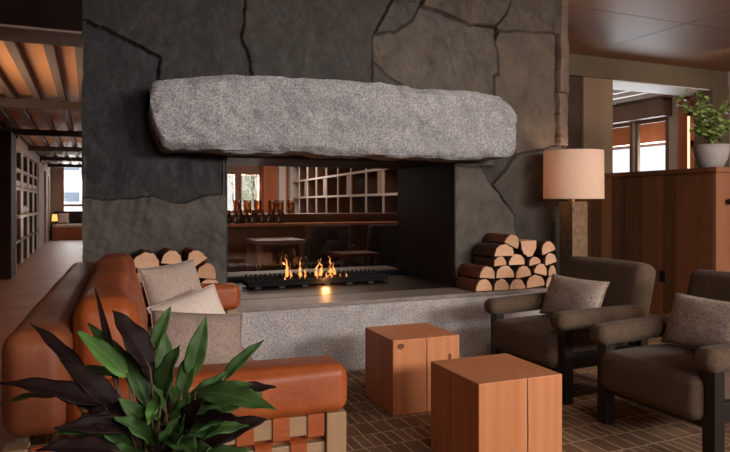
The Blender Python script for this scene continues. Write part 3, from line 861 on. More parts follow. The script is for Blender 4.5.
for i, (x, z, w, h) in enumerate(hid):
    split_log(x, z, w, h, 0, 4.30, .30, 70+i, M['bark_dark'], 'split log low in the stack hidden behind the leather sofa', GL)

# ------------------------------------------------------------------ rug and block tables
r = tag(obj('woven_rug', BX(-.26, 4.75, .2, 4.215, 0.0005, .010, .003, 1), M['rug']), 'brown woven rug with a brick pattern under the chairs and block tables', 'rug')
FL = .0105

def block_table(x0, x1, y0, y1, h, label, rz, cracks, knots):
    cx, cy = (x0+x1)/2, (y0+y1)/2
    o = obj('block_table', BX(-(x1-x0)/2, (x1-x0)/2, -(y1-y0)/2, (y1-y0)/2, 0, h, .004, 2), M['cube_wood'])
    o.location = (cx, cy, FL); o.rotation_euler = (0, 0, rz)
    tag(o, label, 'side table')
    hx, hy = (x1-x0)/2, (y1-y0)/2
    for (u, za, zb, w, face) in cracks:
        bm = B(); pts = []
        n = 8; rnd = random.Random(int(u*1000)+7)
        L_ = []; Rr = []
        for i in range(n+1):
            z = za+(zb-za)*i/n; d = rnd.uniform(-.0018, .0018); ww = w*(.35+.65*math.sin(PI*(i+.6)/(n+1.2)))
            if face == 'front':
                L_.append(bm.verts.new((u-ww/2+d, -hy-.0012, z))); Rr.append(bm.verts.new((u+ww/2+d, -hy-.0012, z)))
            else:
                L_.append(bm.verts.new((-hx-.0012, u+ww/2+d, z))); Rr.append(bm.verts.new((-hx-.0012, u-ww/2+d, z)))
        for i in range(n): bm.faces.new((L_[i], Rr[i], Rr[i+1], L_[i+1]))
        e = bmesh.ops.extrude_face_region(bm, geom=bm.faces[:])
        bmesh.ops.translate(bm, vec=(0, .004, 0) if face == 'front' else (.004, 0, 0), verts=[v for v in e['geom'] if isinstance(v, bmesh.types.BMVert)])
        bmesh.ops.recalc_face_normals(bm, faces=bm.faces)
        obj('crack', bm, M['crack'], o)
    for (u, z, rx, rz_) in knots:
        bm = B(); c = []
        for k in range(18):
            a = 2*PI*k/18
            c.append(bm.verts.new((u+rx*math.cos(a)*(1+.1*math.sin(3*a)), -hy-.0012, z+rz_*math.sin(a))))
        bm.faces.new(c)
        e = bmesh.ops.extrude_face_region(bm, geom=bm.faces[:])
        bmesh.ops.translate(bm, vec=(0, .003, 0), verts=[v for v in e['geom'] if isinstance(v, bmesh.types.BMVert)])
        bmesh.ops.recalc_face_normals(bm, faces=bm.faces)
        obj('knot', bm, M['knot'], o)
    return o
block_table(1.512, 1.948, 2.285, 2.715, .425, 'solid fir block table nearest the camera, in front of the armchairs', R(-1.0), [(.03, .0, .424, .006, 'front'), (.02, .1, .42, .002, 'side')], [])
block_table(1.560, 1.985, 3.210, 3.630, .422, 'solid fir block table farther back, close to the granite hearth', R(-1.5), [(.0, .0, .42, .006, 'front')], [(.148, .30, .011, .020), (-.165, .385, .022, .016)])

# ------------------------------------------------------------------ armchairs
def armchair(loc, rz, label):
    t = thing('armchair', label, 'armchair', loc, rz)
    # faces local -x; width along y
    def seat_fn(p, u):
        if u[2] > 0: p.z += .012*(1-u[0]**2)*(1-u[1]**2)
        return p
    obj('seat', moved(rbox(.66, .60, .205, .045, 4, 6, (.012, .006, .006), seat_fn), (.275, 0, .302)), M['chair_fabric'], t, True)
    # reclined back
    obj('backrest', moved(rbox(.165, .68, .52, .055, 4, 6, (.012, .008, .006)), (.675, 0, .545), (0, R(15), 0)), M['chair_fabric'], t, True)
    for s in (-1, 1):
        obj('armrest', moved(rbox(.72, .130, .105, .045, 5, 6, (.004, .004, .004)), (.305, s*.325, .490), (0, R(-1.5 if s > 0 else 0), 0)), M['chair_fabric'], t, True)
        obj('leg', BX(-.005, .060, s*.325-.033, s*.325+.033, 0, .45, .004), M['black_wood'], t)
        obj('leg', BX(.62, .685, s*.325-.033, s*.325+.033, 0, .45, .004), M['black_wood'], t)
        obj('side_rail', BX(.06, .62, s*.325-.02, s*.325+.02, .20, .29, .003), M['black_wood'], t)
    obj('front_rail', BX(.01, .05, -.292, .292, .17, .225, .003), M['black_wood'], t)
    obj('rear_rail', BX(.63, .67, -.292, .292, .20, .29, .003), M['black_wood'], t)
    return t
armchair((2.545, 2.345, FL), R(0), 'dark taupe upholstered armchair with black legs, nearest the right edge')
armchair((2.555, 3.345, FL), R(2.5), 'dark taupe upholstered armchair with black legs, in front of the lamp')

def pillow(name, w, h, th, mat, loc, rot, label, seed, pinch=.06):
    """cushion lying in local x (width) / z (height), thickness along y"""
    n = 22; bm = B(); rnd = random.Random(seed)
    def pt(i, j, s):
        u = -1+2*i/n; v = -1+2*j/n
        ex = (1-pinch*(1-v*v)*abs(u)**3); ez = (1-pinch*(1-u*u)*abs(v)**3)
        t_ = th/2*max(0, (1-abs(u)**2.6))**.55*max(0, (1-abs(v)**2.6))**.55
        wr = .006*float(vnoise(u*3+seed, v*3, seed))+.003*float(vnoise(u*8, v*8, seed+3))
        edge = max(abs(u), abs(v))
        return (u*w/2*ex, s*(t_+(wr if edge < .97 else 0)), v*h/2*ez)
    g = {}
    for s in (-1, 1):
        for i in range(n+1):
            for j in range(n+1):
                if s == 1 and (i in (0, n) or j in (0, n)): g[(s, i, j)] = g[(-1, i, j)]; continue
                g[(s, i, j)] = bm.verts.new(pt(i, j, s))
    for i in range(n):
        for j in range(n):
            bm.faces.new((g[(-1, i, j)], g[(-1, i+1, j)], g[(-1, i+1, j+1)], g[(-1, i, j+1)]))
            bm.faces.new((g[(1, i, j)], g[(1, i, j+1)], g[(1, i+1, j+1)], g[(1, i+1, j)]))
    o = obj(name, bm, mat, None, True)
    o.location = loc; o.rotation_euler = rot
    tag(o, label, 'pillow')
    # piped seam round the edge
    sb = B(); ring = [pt(i, 0, 1) for i in range(n)]+[pt(n, j, 1) for j in range(n)]+[pt(n-i, n, 1) for i in range(n)]+[pt(0, n-j, 1) for j in range(n)]
    rings = []
    for k, p in enumerate(ring):
        a = Vector(ring[(k+1) % len(ring)])-Vector(ring[k-1]); a.normalize(); b_ = Vector((0, 1, 0)); c_ = a.cross(b_)
        rings.append([sb.verts.new(Vector(p)+.0035*(math.cos(2*PI*q/6)*b_+math.sin(2*PI*q/6)*c_)) for q in range(6)])
    for k in range(len(ring)):
        a, b_ = rings[k], rings[(k+1) % len(ring)]
        for q in range(6): sb.faces.new((a[q], a[(q+1) % 6], b_[(q+1) % 6], b_[q]))
    bmesh.ops.recalc_face_normals(sb, faces=sb.faces)
    obj('seam', sb, mat, o, True)
    return o
pillow('throw_pillow', .51, .29, .14, M['chair_pillow'], (2.955, 2.345, FL+.555), (R(-24), R(0), R(-90)), 'oatmeal woven pillow on the armchair nearest the right edge', 1)
pillow('throw_pillow', .51, .29, .14, M['chair_pillow'], (2.955, 3.365, FL+.555), (R(-24), R(0), R(-87)), 'oatmeal woven pillow on the armchair in front of the lamp', 2)

# ------------------------------------------------------------------ sofa
so = thing('leather_sofa', 'cognac leather sofa on a pale oak frame with woven leather straps', 'sofa', (-.215, 1.90, FL), R(-3.0))
SW, SL = 1.0, 2.22
def sofa():
    Lm, Lb = M['leather'], M['leather_back']
    # outer back roll
    def back_fn(p, u):
        if u[2] > .4: p.x += -.0*u[0]
        p.z += .002*math.sin(p.y*9)*(1 if u[2] > .5 else 0)
        return p
    obj('backrest', moved(rbox(.165, SL, .285, .05, 5, 14, (.01, .01, .006), back_fn), (.082, SL/2, .705)), Lb, so, True)
    # loose back cushion with a softer, higher top
    def cush_fn(p, u):
        p.z += (.014*math.sin(p.y*5+1)+.006*math.sin(p.y*13))*(1 if u[2] > .5 else 0)
        p.x += .006*math.sin(p.y*7+p.z*9)
        if u[2] > 0: p.x += -.032*u[2]*(.55+.45*u[0])
        return p
    c = obj('back_cushion', moved(rbox(.205, SL-.18, .50, .055, 6, 14, (.018, .02, .02), cush_fn), (.273, SL/2, .655), (0, R(-3), 0)), Lm, so, True)
    obj('seat_cushion', moved(rbox(.55, SL-.36, .18, .05, 5, 10, (.01, .01, .02)), (.68, SL/2, .275)), Lm, so, True)
    obj('armrest', moved(rbox(.80, .165, .150, .035, 5, 10, (.008, .008, .008)), (.558, .083, .612)), Lm, so, True)
    obj('armrest', moved(rbox(.80, .165, .150, .035, 5, 10, (.008, .008, .008)), (.558, SL-.083, .612)), Lm, so, True)
    # oak frame
    for x in (.0, .888):
        for y in (.005, SL-.07):
            obj('leg', BX(x, x+.065, y, y+.065, 0, .54, .004), M['sofa_wood_v'], so)
    for e, y in enumerate((.02, SL-.055)):
        for k, (za, zb) in enumerate(((.475, .535), (.390, .450), (.305, .365), (.220, .280))):
            obj('rail', BX(.065, .888, y, y+.03, za, zb, .004), M['sofa_wood'], so)
    for x in (.02, .90):
        for k, (za, zb) in enumerate(((.475, .535), (.175, .235))):
            if x > .5 and k == 0: continue
            obj('rail', BX(x, x+.03, .07, SL-.07, za, zb, .004), M['sofa_wood'], so)
    obj('seat_deck', BX(.05, .92, .07, SL-.07, .15, .180, .004), M['sofa_wood'], so)
    # woven upright straps: odd ones pass behind a rail where even ones pass in front
    for e, yc in enumerate((.035, SL-.04)):
        n = 15; wst = .051
        for i in range(n):
            x = .072+(.882-.072-wst)*i/(n-1)
            pts = []
            sgn = 1 if i % 2 == 0 else -1
            for k, zc in enumerate((.505, .420, .335, .250)):
                f = sgn if k % 2 == 0 else -sgn
                pts += [(zc+.034, -f*.019), (zc-.034, -f*.019)]
            pts = [(.54, pts[0][1])]+pts[0:]+[(.20, 0)]
            bm = B(); fr = []
            fine = []
            for (za, ya), (zb, yb) in zip(pts, pts[1:]):
                for q in range(3):
                    u = q/3; uu = u*u*(3-2*u); fine.append((za+(zb-za)*u, ya+(yb-ya)*uu))
            fine.append(pts[-1])
            for z, y in fine:
                fr.append([bm.verts.new((x, yc+y-.0025, z)), bm.verts.new((x+wst, yc+y-.0025, z)), bm.verts.new((x+wst, yc+y+.0025, z)), bm.verts.new((x, yc+y+.0025, z))])
            for a, b in zip(fr, fr[1:]):
                for q in range(4): bm.faces.new((a[q], b[q], b[(q+1) % 4], a[(q+1) % 4]))
            bm.faces.new(fr[0]); bm.faces.new(list(reversed(fr[-1])))
            bmesh.ops.recalc_face_normals(bm, faces=bm.faces)
            obj('strap', bm, Lm, so)
sofa()
pillow('throw_pillow', .37, .36, .15, M['grey_pillow'], (.440, 3.70, .69), (R(-20), R(-4), R(30)), 'warm grey square pillow at the far end of the sofa by the logs', 3)
pillow('throw_pillow', .37, .30, .13, M['white_pillow'], (.494, 3.42, .585), (R(-30), R(-15), R(12)), 'cream white pillow between the two greyish pillows on the sofa', 4)
pillow('throw_pillow', .44, .29, .15, M['taupe_pillow'], (.468, 3.06, .552), (R(-30), R(7), R(4)), 'taupe lumbar pillow nearest the camera on the leather sofa', 5)
pillow('throw_pillow', .30, .24, .09, M['white_pillow'], (.60, 2.78, .446), (R(-84), R(0), R(10)), 'cream pillow lying flat on the sofa seat beneath the taupe pillow', 6)

# ------------------------------------------------------------------ foreground plant
CR = Vector((.138, 1.33, .56))
pl = thing('potted_plant', 'large leafy green and purple houseplant in the foreground before the sofa', 'plant', (CR.x, CR.y, FL))
bm = B(); lathe(bm, [(.001, 0), (.12, 0), (.125, .01), (.165, .50), (.168, .52), (.160, .525), (.150, .50), (.148, .46)], 40)
bmesh.ops.remove_doubles(bm, verts=bm.verts, dist=.002); bmesh.ops.recalc_face_normals(bm, faces=bm.faces)
obj('pot', bm, M['planter'], pl, True)
bm = B(); lathe(bm, [(.001, .475), (.1, .478), (.149, .47)], 32); obj('soil', bm, M['soil'], pl, True)

def leaf(parent, tip, base, w, mat, seed, stemfrom, stemmat, fold=.25, arch=.12, wav=.06, lw=None):
    rnd = random.Random(seed)
    o_ = Vector(parent.location); tip = Vector(tip)-o_; base = Vector(base)-o_
    d = tip-base; Ln = d.length; d.normalize()
    view = (-(tip+base)/2-o_+Vector((0, 0, 1.2))).normalized()    # blades mostly lie broadside, with a random turn
    up = Vector((0, 0, 1))*.75+view*.8+Vector((rnd.uniform(-.35, .35), rnd.uniform(-.35, .35), 0))
    side = d.cross(up).normalized(); nrm = side.cross(d).normalized()
    nu, nv = 8, 16
    bm = B(); uvl = bm.loops.layers.uv.new('UVMap'); g = []
    for j in range(nv+1):
        v = j/nv
        width = w*.44*(math.sin(PI*v**.8)**.75)*(1-.25*v)*1.15 if 0 < v < 1 else .0008
        c = base+d*(Ln*v)+nrm*(arch*Ln*(4*v*(1-v))*.55)
        row = []
        for i in range(nu+1):
            u = -1+2*i/nu
            row.append((bm.verts.new(c+side*(u*width)+nrm*(abs(u)*width*fold+wav*w*math.sin(v*17+seed+u)*abs(u)**1.5)), (u*.5+.5, v)))
        g.append(row)
    for j in range(nv):
        for i in range(nu):
            q = (g[j][i], g[j][i+1], g[j+1][i+1], g[j+1][i])
            f = bm.faces.new([k[0] for k in q])
            for lp, k in zip(f.loops, q): lp[uvl].uv = k[1]
    ob = obj('leaf', bm, mat, parent, True)
    so_ = ob.modifiers.new('thick', 'SOLIDIFY'); so_.thickness = .0009
    if stemfrom is not None:
        s = Vector(stemfrom)-o_
        mid = s.lerp(base, .55)+Vector((0, 0, .03))
        bm = B(); pts = []
        for k in range(9):
            u = k/8; pts.append(s*(1-u)**2+mid*2*u*(1-u)+base*u*u)
        pts.append(base+d*Ln*.25+nrm*(arch*Ln*.41)-nrm*.002)
        tube(bm, pts, [.0045-.0002*k for k in range(9)]+[.0015], 7)
        obj('stem', bm, stemmat, parent, True)
    return ob
LV = [
('dark', (-0.112, 1.486, 0.952), (0.005, 1.413, 0.816), 0.041), ('dark', (-0.154, 1.373, 0.863), (0.028, 1.349, 0.805), 0.050),
('green', (-0.185, 1.549, 0.768), (-0.037, 1.453, 0.802), 0.036), ('bright', (-0.023, 1.425, 0.94), (0.072, 1.384, 0.845), 0.044),
('green', (-0.003, 1.482, 0.945), (0.1, 1.405, 0.816), 0.040), ('dark', (0.042, 1.376, 0.986), (0.111, 1.346, 0.87), 0.060),
('green', (0.228, 1.383, 0.958), (0.193, 1.376, 0.834), 0.046), ('green', (0.166, 1.474, 0.971), (0.124, 1.449, 0.879), 0.034),
('green', (0.169, 1.343, 0.912), (0.132, 1.359, 0.79), 0.064), ('green', (0.341, 1.334, 0.909), (0.253, 1.339, 0.832), 0.030),
('green', (0.321, 1.168, 0.812), (0.196, 1.309, 0.822), 0.060), ('dark', (0.375, 1.363, 0.797), (0.257, 1.359, 0.795), 0.036),
('green', (-0.064, 1.334, 0.767), (0.08, 1.326, 0.768), 0.050), ('dark', (-0.086, 1.256, 0.768), (0.053, 1.284, 0.733), 0.050),
('bright', (0.101, 1.263, 0.784), (0.123, 1.308, 0.823), 0.030), ('pale', (0.274, 1.428, 0.816), (0.239, 1.378, 0.756), 0.038),
('green', (0.238, 1.258, 0.766), (0.203, 1.306, 0.726), 0.030), ('dark', (0.011, 1.498, 1.017), (0.053, 1.392, 0.816), 0.018),
('dark', (-0.053, 1.395, 0.891), (0.056, 1.359, 0.789), 0.050), ('green', (0.055, 1.435, 0.903), (0.113, 1.367, 0.78), 0.046),
('dark', (0.255, 1.175, 0.8), (0.172, 1.287, 0.766), 0.044), ('green', (0.18, 1.283, 0.825), (0.156, 1.315, 0.73), 0.052),
('green', (0.083, 1.51, 0.818), (-0.039, 1.541, 0.83), 0.030),
('green', (0.02, 1.44, 0.93), (0.085, 1.40, 0.82), 0.040), ('dark', (0.075, 1.42, 0.95), (0.115, 1.37, 0.84), 0.040), ('green', (0.215, 1.40, 0.90), (0.175, 1.37, 0.80), 0.044),
('green', (0.145, 1.40, 0.93), (0.14, 1.37, 0.83), 0.044), ('dark', (-0.09, 1.42, 0.83), (0.04, 1.37, 0.78), 0.044), ('green', (0.30, 1.26, 0.84), (0.20, 1.31, 0.80), 0.046),
('dark', (-0.02, 1.30, 0.80), (0.07, 1.31, 0.77), 0.044), ('green', (0.26, 1.33, 0.85), (0.18, 1.33, 0.78), 0.042), ('green', (0.05, 1.30, 0.83), (0.10, 1.32, 0.77), 0.036),
('dark', (0.20, 1.24, 0.83), (0.17, 1.29, 0.75), 0.05), ('green', (0.11, 1.25, 0.86), (0.13, 1.31, 0.77), 0.042)]
for i, (k, tip, base, w) in enumerate(LV):
    rnd = random.Random(i)
    st = (CR.x+rnd.uniform(-.03, .03), CR.y+rnd.uniform(-.03, .03), .475)
    leaf(pl, tip, base, w, M['leaf_'+k], i, st, M['stem'] if k == 'dark' else M['stem_pale'])
# short dense leaves round the crown
rnd = random.Random(31)
for i in range(58):
    a = rnd.uniform(0, 2*PI); rr = rnd.uniform(.05, .17); z = rnd.uniform(.62, .80)
    b = CR+Vector((math.cos(a)*rr*.35, math.sin(a)*rr*.35, z-CR.z-.03))
    tip = CR+Vector((math.cos(a)*(rr+.05), math.sin(a)*(rr+.03), z-CR.z+rnd.uniform(-.02, .05)))
    leaf(pl, tip, b, rnd.uniform(.042, .070), M['leaf_'+rnd.choice(('green', 'green', 'green', 'green', 'dark'))], 100+i, (CR.x+rnd.uniform(-.02, .02), CR.y+rnd.uniform(-.02, .02), .475), M['stem'])

# ------------------------------------------------------------------ lamp
la = thing('table_lamp', 'lamp with cream drum shade on a square column beside the logs', 'lamp', (3.835, 4.36, .01))
obj('base', BX(-.11, .11, -.11, .11, -.01, .03, .004), M['lamp_base'], la)
obj('column', BX(-.083, .083, -.083, .083, .03, 1.205, .006), M['lamp_base'], la)
bm = B(); tube(bm, [(0, 0, 1.2), (0, 0, 1.36)], .012, 12); obj('neck', bm, M['brass'], la, True)
bm = B(); lathe(bm, [(.252, 1.225), (.252, 1.235), (.249, 1.63), (.249, 1.637), (.246, 1.637), (.246, 1.63), (.249, 1.235), (.249, 1.225), (.252, 1.225)], 64)
sh = obj('lamp_shade', bm, M['shade'], la, True)
bm = B(); lathe(bm, [(.02, 1.232), (.244, 1.232)], 48); obj('light_baffle', bm, M['shade'], la)  # disc added under the shade to hold bulb light off the wall
bm = B()
for k in range(3):
    a = 2*PI*k/3+.3; tube(bm, [(0, 0, 1.36), (.247*math.cos(a), .247*math.sin(a), 1.24)], .003, 6)
obj('shade_ring', bm, M['brass'], la, True)
bm = B(); bmesh.ops.create_uvsphere(bm, u_segments=20, v_segments=12, radius=.035, matrix=Matrix.Translation((0, 0, 1.42))); obj('bulb', bm, M['bulb'], la, True)

# ------------------------------------------------------------------ pot plant on the half wall
pp = thing('potted_vine', 'leafy green plant in a grey bowl pot on the half wall ledge', 'plant', (5.80, 4.58, 1.553))
bm = B(); lathe(bm, [(.001, 0), (.095, 0), (.11, .01), (.150, .09), (.168, .18), (.172, .235), (.164, .235), (.158, .18), (.145, .12)], 44)
bmesh.ops.remove_doubles(bm, verts=bm.verts, dist=.002); bmesh.ops.recalc_face_normals(bm, faces=bm.faces)
obj('pot', bm, M['pot'], pp, True)
bm = B(); lathe(bm, [(.001, .2), (.158, .195)], 30); obj('soil', bm, M['soil'], pp)
rnd = random.Random(12); st = B(); fo = B()
def vine_leaf(bm, p, d, s):
    d = Vector(d).normalized(); up = Vector((rnd.uniform(-.5, .5), rnd.uniform(-.9, .1), 1)).normalized()
    side = d.cross(up).normalized(); nr = side.cross(d)
    prof = [(0, .0), (.12, .34), (.35, .46), (.6, .36), (.82, .17), (1, 0)]
    Lv = []; Rv = []; C_ = []
    for (v, w) in prof:
        c = Vector(p)+d*(s*v)-nr*(s*.25*v*v)
        C_.append(bm.verts.new(c)); Lv.append(bm.verts.new(c+side*w*s+nr*w*s*.25)); Rv.append(bm.verts.new(c-side*w*s+nr*w*s*.25))
    for k in range(5):
        bm.faces.new((C_[k], Lv[k], Lv[k+1], C_[k+1])); bm.faces.new((Rv[k], C_[k], C_[k+1], Rv[k+1]))
stems = [(-.27, .06, .52), (-.20, .0, .66), (-.12, -.04, .62), (-.02, .03, .56), (.10, 0, .48), (.20, -.05, .60), (.26, .02, .40), (-.22, -.08, .34), (.02, -.12, .36), (.14, -.1, .34), (-.08, .1, .44), (.05, .12, .5), (-.33, .02, .60), (-.12, -.12, .30)]
for (sx, sy, sz) in stems:
    sz *= 1.22
    # the spread runs across the view of the ledge corner: local x along (0.92,-0.4)
    q = Vector((sx*.92+sy*.4, -sx*.4+sy*.92, sz))
    p0 = Vector((rnd.uniform(-.05, .05), rnd.uniform(-.05, .05), .2)); mid = Vector((q.x*.35, q.y*.35, .2+(sz-.2)*.75))
    pts = [p0*(1-u)**2+mid*2*u*(1-u)+q*u*u for u in [k/9 for k in range(10)]]
    tube(st, pts, [.005-.00035*k for k in range(10)], 6)
    for k in range(3, 10):
        for _ in range(3 if k > 4 else 2):
            a = rnd.uniform(0, 2*PI)
            d = (math.cos(a)*.9, math.sin(a)*.9, rnd.uniform(-.35, .45))
            vine_leaf(fo, pts[k]+Vector(d)*.014, d, rnd.uniform(.05, .082))
obj('stems', st, M['stem_pale'], pp, True)
obj('foliage', fo, M['vine_leaf'], pp, True)

# brass wall light on the wood panel, door knob on the half wall end, outlet
wl = thing('wall_light', 'slim glowing tube light on the wood panel behind the pot plant', 'wall light', (8.38, 7.0, 1.6))
bm = B(); tube(bm, [(0, 0, .1), (0, 0, .92)], .018, 14); obj('light_tube', bm, M['tube_light'], wl, True)
bm = B(); tube(bm, [(0, 0, .02), (0, 0, .1)], .03, 14); obj('end_cap', bm, M['brass'], wl, angle=40)
bm = B(); tube(bm, [(0, 0, .92), (0, 0, 1.0)], .03, 14); obj('end_cap', bm, M['brass'], wl, angle=40)
obj('bracket', BX(.012, .06, -.02, .02, .45, .55), M['brass'], wl)
kn = obj('knob', lathe(B(), [(.001, 0), (.012, 0), (.012, .025), (.03, .03), (.032, .05), (.02, .06), (.001, .062)], 24), M['black'], bpy.data.objects['wall_partition'], True)
kn.location = (5.755, 4.37, 1.215); kn.rotation_euler = (R(90), 0, 0)
ou = tag(obj('wall_outlet', BX(-.006, 0, -.04, .04, -.06, .06, .003), M['black']), 'black outlet plate on the cedar boards between the armchairs', 'outlet')
ou.location = (5.6, 5.0, .42)
obj('socket', BX(-.009, -.006, -.015, .015, .01, .035), M['soot'], ou); obj('socket', BX(-.009, -.006, -.015, .015, -.035, -.01), M['soot'], ou)
sp = tag(obj('ceiling_speaker', rbox(.30, .55, .12, .02, 3, 3), M['white_paint'], None, True), 'white boxy unit hung under the nook joists by the windows', 'speaker')
sp.location = (7.45, 8.2, 2.82)

# ------------------------------------------------------------------ room seen through the fire
bs = thing('bar_shelving', 'tall white grid shelving beside the bar behind the fire', 'shelving', (4.77, 9.9, 0), R(-4.7))
LENS = 8.2
for z in (.86, 1.33, 1.79, 2.25, 2.71):
    u_ = obj('shelf', BX(-.004, .03, -1.5, LENS, z, z+.045), M['white_paint'], bs)
    obj('shelf_board', BX(.031, .32, -1.5, LENS, z+.01, z+.035), M['dark_wood'], u_)
ys = [-1.5+.97*k for k in range(11)]
for k, y in enumerate(ys):
    u_ = obj('upright', BX(0, .03, y, y+.045, 0, 2.75), M['white_paint'], bs)
    obj('divider', BX(.031, .32, y+.01, y+.035, 0, 2.75), M['dark_wood'], u_)
obj('back_panel', BX(.32, .34, -1.5, LENS, 0, 2.75), M['dark_wood'], bs)
for k in range(0, 10, 2):
    y = ys[k]; obj('door', BX(.012, .028, y+.045, y+.34, 1.375, 1.79), M['plaster'], bs)
struct(obj('trim_32', BX(5.35, 5.6, 17.9, 18.1, 0, 3.0), M['white_paint']))
struct(obj('trim_33', BX(5.02, 5.22, 17.9, 18.1, 0, 3.0), M['white_paint']))
struct(obj('wall_far_wood', BX(5.22, 7.0, 18.11, 18.2, 0, 3.0), M['red_wood']))
struct(obj('wall_far_wood_side', BX(4.62, 5.02, 18.11, 18.2, 0, 3.0), M['red_wood']))
ba = thing('bar_counter', 'long dark wood bar counter with brown top behind the fire', 'bar', (0, 0, 0))
obj('counter_front', BX(1.6, 4.58, 9.05, 9.7, 0, .99), M['bar_wood'], ba)
obj('counter_top', BX(1.55, 4.60, 8.98, 9.75, .99, 1.04, .008), M['bar_wood'], ba)
obj('drink_rail', BX(1.55, 4.60, 8.62, 9.05, .875, .915, .008), M['cedar_cap'], ba)
obj('rail_panel', BX(1.6, 4.58, 8.9, 9.05, 0, .875), M['dark_wood'], ba)
bottle_prof = [(.001, 0), (.034, 0), (.036, .01), (.036, .115), (.03, .135), (.013, .16), (.012, .2), (.014, .205), (.001, .206)]
b0 = obj('bottle', lathe(B(), bottle_prof, 16), M['bottle_glass'], None, True)
for i in range(12):
    b = b0 if i == 0 else b0.copy()
    if i: COL.objects.link(b)
    b.location = (1.70+.075*i+.01*math.sin(i*5), 8.78+.06*math.sin(i*2.3), .9155); b.scale = (1, 1, .9+.12*math.sin(i*3.1))
    tag(b, 'dark bottle in the row at the left end of the bar', 'bottle', 'dark bottles on the bar')
lx = [1.98, 2.13, 2.28, 2.50, 2.62, 2.79]
cand = ['leftmost', 'second from left', 'third from left', 'fourth from left', 'fifth from left', 'rightmost and brightest']
for i, x in enumerate(lx):
    c = tag(obj('candle_glass', lathe(B(), [(.001, .002), (.05, .0), (.055, .01), (.06, .20), (.056, .20), (.05, .012), (.001, .012)], 24), M['amber_glass'], None, True), 'amber candle glass on the bar behind the fire, %s of six' % cand[i], 'candle holder', 'amber candle glasses on the bar')
    c.location = (x, 9.3, 1.041)
    obj('candle', lathe(B(), [(.001, .013), (.035, .013), (.035, .07), (.001, .07)], 16), M['white_pillow'], c)
    bm = B(); tube(bm, [(0, 0, .072), (0, 0, .085), (.002, 0, .11), (0, 0, .13)], [.004, .011, .008, .001], 8); obj('candle_flame', bm, M['candle_flame'], c, True)

def lounge_chair(loc, rz, label):
    t = thing('lounge_chair', label, 'chair', loc, rz)
    obj('seat', moved(rbox(.55, .55, .12, .03, 3, 4), (0, 0, .42)), M['dark_cushion'], t, True)
    obj('backrest', moved(rbox(.58, .10, .44, .045, 4, 4), (0, .26, .70), (R(-8), 0, 0)), M['dark_cushion'], t, True)
    for sx in (-1, 1):
        for sy in (-1, 1):
            bm = B(); tube(bm, [(sx*.23, sy*.23, .37), (sx*.25, sy*.25, 0)], [.018, .012], 8); obj('leg', bm, M['black_wood'], t, True)
    return t
lounge_chair((2.86, 8.1, 0), R(180), 'dark rounded chair at the bar behind the fire, near the middle')
lounge_chair((3.62, 7.9, 0), R(180), 'dark rounded chair at the bar behind the fire, at the right')
def stand_in_table(x0, x1, y0, y1, z, label):  # tables stand in for likely block table reflections in the fire glass
    t = thing('reflection_table', label, 'table', ((x0+x1)/2, (y0+y1)/2, 0))
    w, d = (x1-x0)/2, (y1-y0)/2
    obj('tabletop', BX(-w, w, -d, d, z-.045, z, .004), M['bar_wood'], t)
    for sx in (-1, 1):
        for sy in (-1, 1): obj('leg', BX(sx*w*.88-.025, sx*w*.88+.025, sy*d*.8-.025, sy*d*.8+.025, 0, z-.045), M['dark_wood'], t)
stand_in_table(1.78, 2.38, 7.3, 7.9, .76, 'reddish wood table standing in for a glass reflection, behind the fire on the left')
stand_in_table(2.72, 3.22, 7.0, 7.45, .60, 'low reddish wood table standing in for a glass reflection, behind the fire on the right')

# ------------------------------------------------------------------ passage furniture
ps = thing('back_bar', 'white framed bar shelving in the passage wall at left', 'shelving', (-1.2, 13.0, 0))
for y in (0, 1.4, 2.8, 4.2, 5.55):
    u_ = obj('upright', BX(-.055, -.02, y, y+.10, 0, 2.2), M['white_paint'], ps)
    obj('divider', BX(-.34, -.056, y+.02, y+.08, 0, 2.2), M['dark_wood'], u_)
for z in (.45, .92, 1.45, 1.80):
    obj('shelf', BX(-.34, .03 if z == .92 else -.02, 0, 5.6, z, z+.05), M['plaster' if z > .5 else 'dark_wood'], ps)
obj('back_panel', BX(-.36, -.34, 0, 5.6, 0, 2.2), M['dark_wood'], ps)
for y in (.10, 1.50, 2.90, 4.30): obj('cabinet_door', BX(-.30, -.27, y, y+1.28, .06, .90, .004, 1), M['dark_wood'], ps)
for y in (.2, 1.6, 3.0, 4.4): obj('box_unit', BX(-.05, -.03, y, y+.9, 1.52, 1.62), M['plaster'], ps)
for i, (y, h) in enumerate(((13.3, .10), (14.9, .12), (15.3, .16), (15.7, .13))):
    g_ = tag(obj('drinking_glass', lathe(B(), [(.001, 0), (.04, 0), (.045, h), (.04, h), (.036, .008), (.001, .008)], 18), M['white_paint'], None, True), 'pale cup on the passage bar counter, %s from the left' % ['first', 'second', 'third', 'fourth'][i], 'cup', 'cups on the passage bar counter')
    g_.location = (-1.27, y, .981)
for i, (y, z) in enumerate(((12.5, 2.37), (12.5, 2.49), (12.9, 2.37), (12.9, 2.49), (19.0, 2.3), (19.0, 2.42), (20.0, 2.3), (20.0, 2.42))):
    o = obj('bolt_head', lathe(B(), [(.001, .03), (.03, .03), (.035, 0)], 8), M['bolt'], bpy.data.objects['wall_passage'])
    o.location = (-1.2, y, z); o.rotation_euler = (0, R(90), 0)
be = thing('window_bench', 'wooden bench with dark cushions below the passage window', 'bench', (-.55, 23.5, 0))
obj('base', BX(-.55, .75, -.45, .55, 0, .40, .006), M['red_wood'], be)
obj('seat', moved(rbox(1.3, 1.0, .1, .03, 3, 4), (.1, .05, .45)), M['white_pillow'], be, True)
obj('backrest', moved(rbox(1.28, .16, .42, .05, 3, 4), (.1, .5, .71)), M['dark_cushion'], be, True)
pillow('throw_pillow', .34, .34, .13, M['white_pillow'], (-.80, 23.70, .69), (R(-15), 0, 0), 'pale pillow on the dark bench under the passage window', 8)
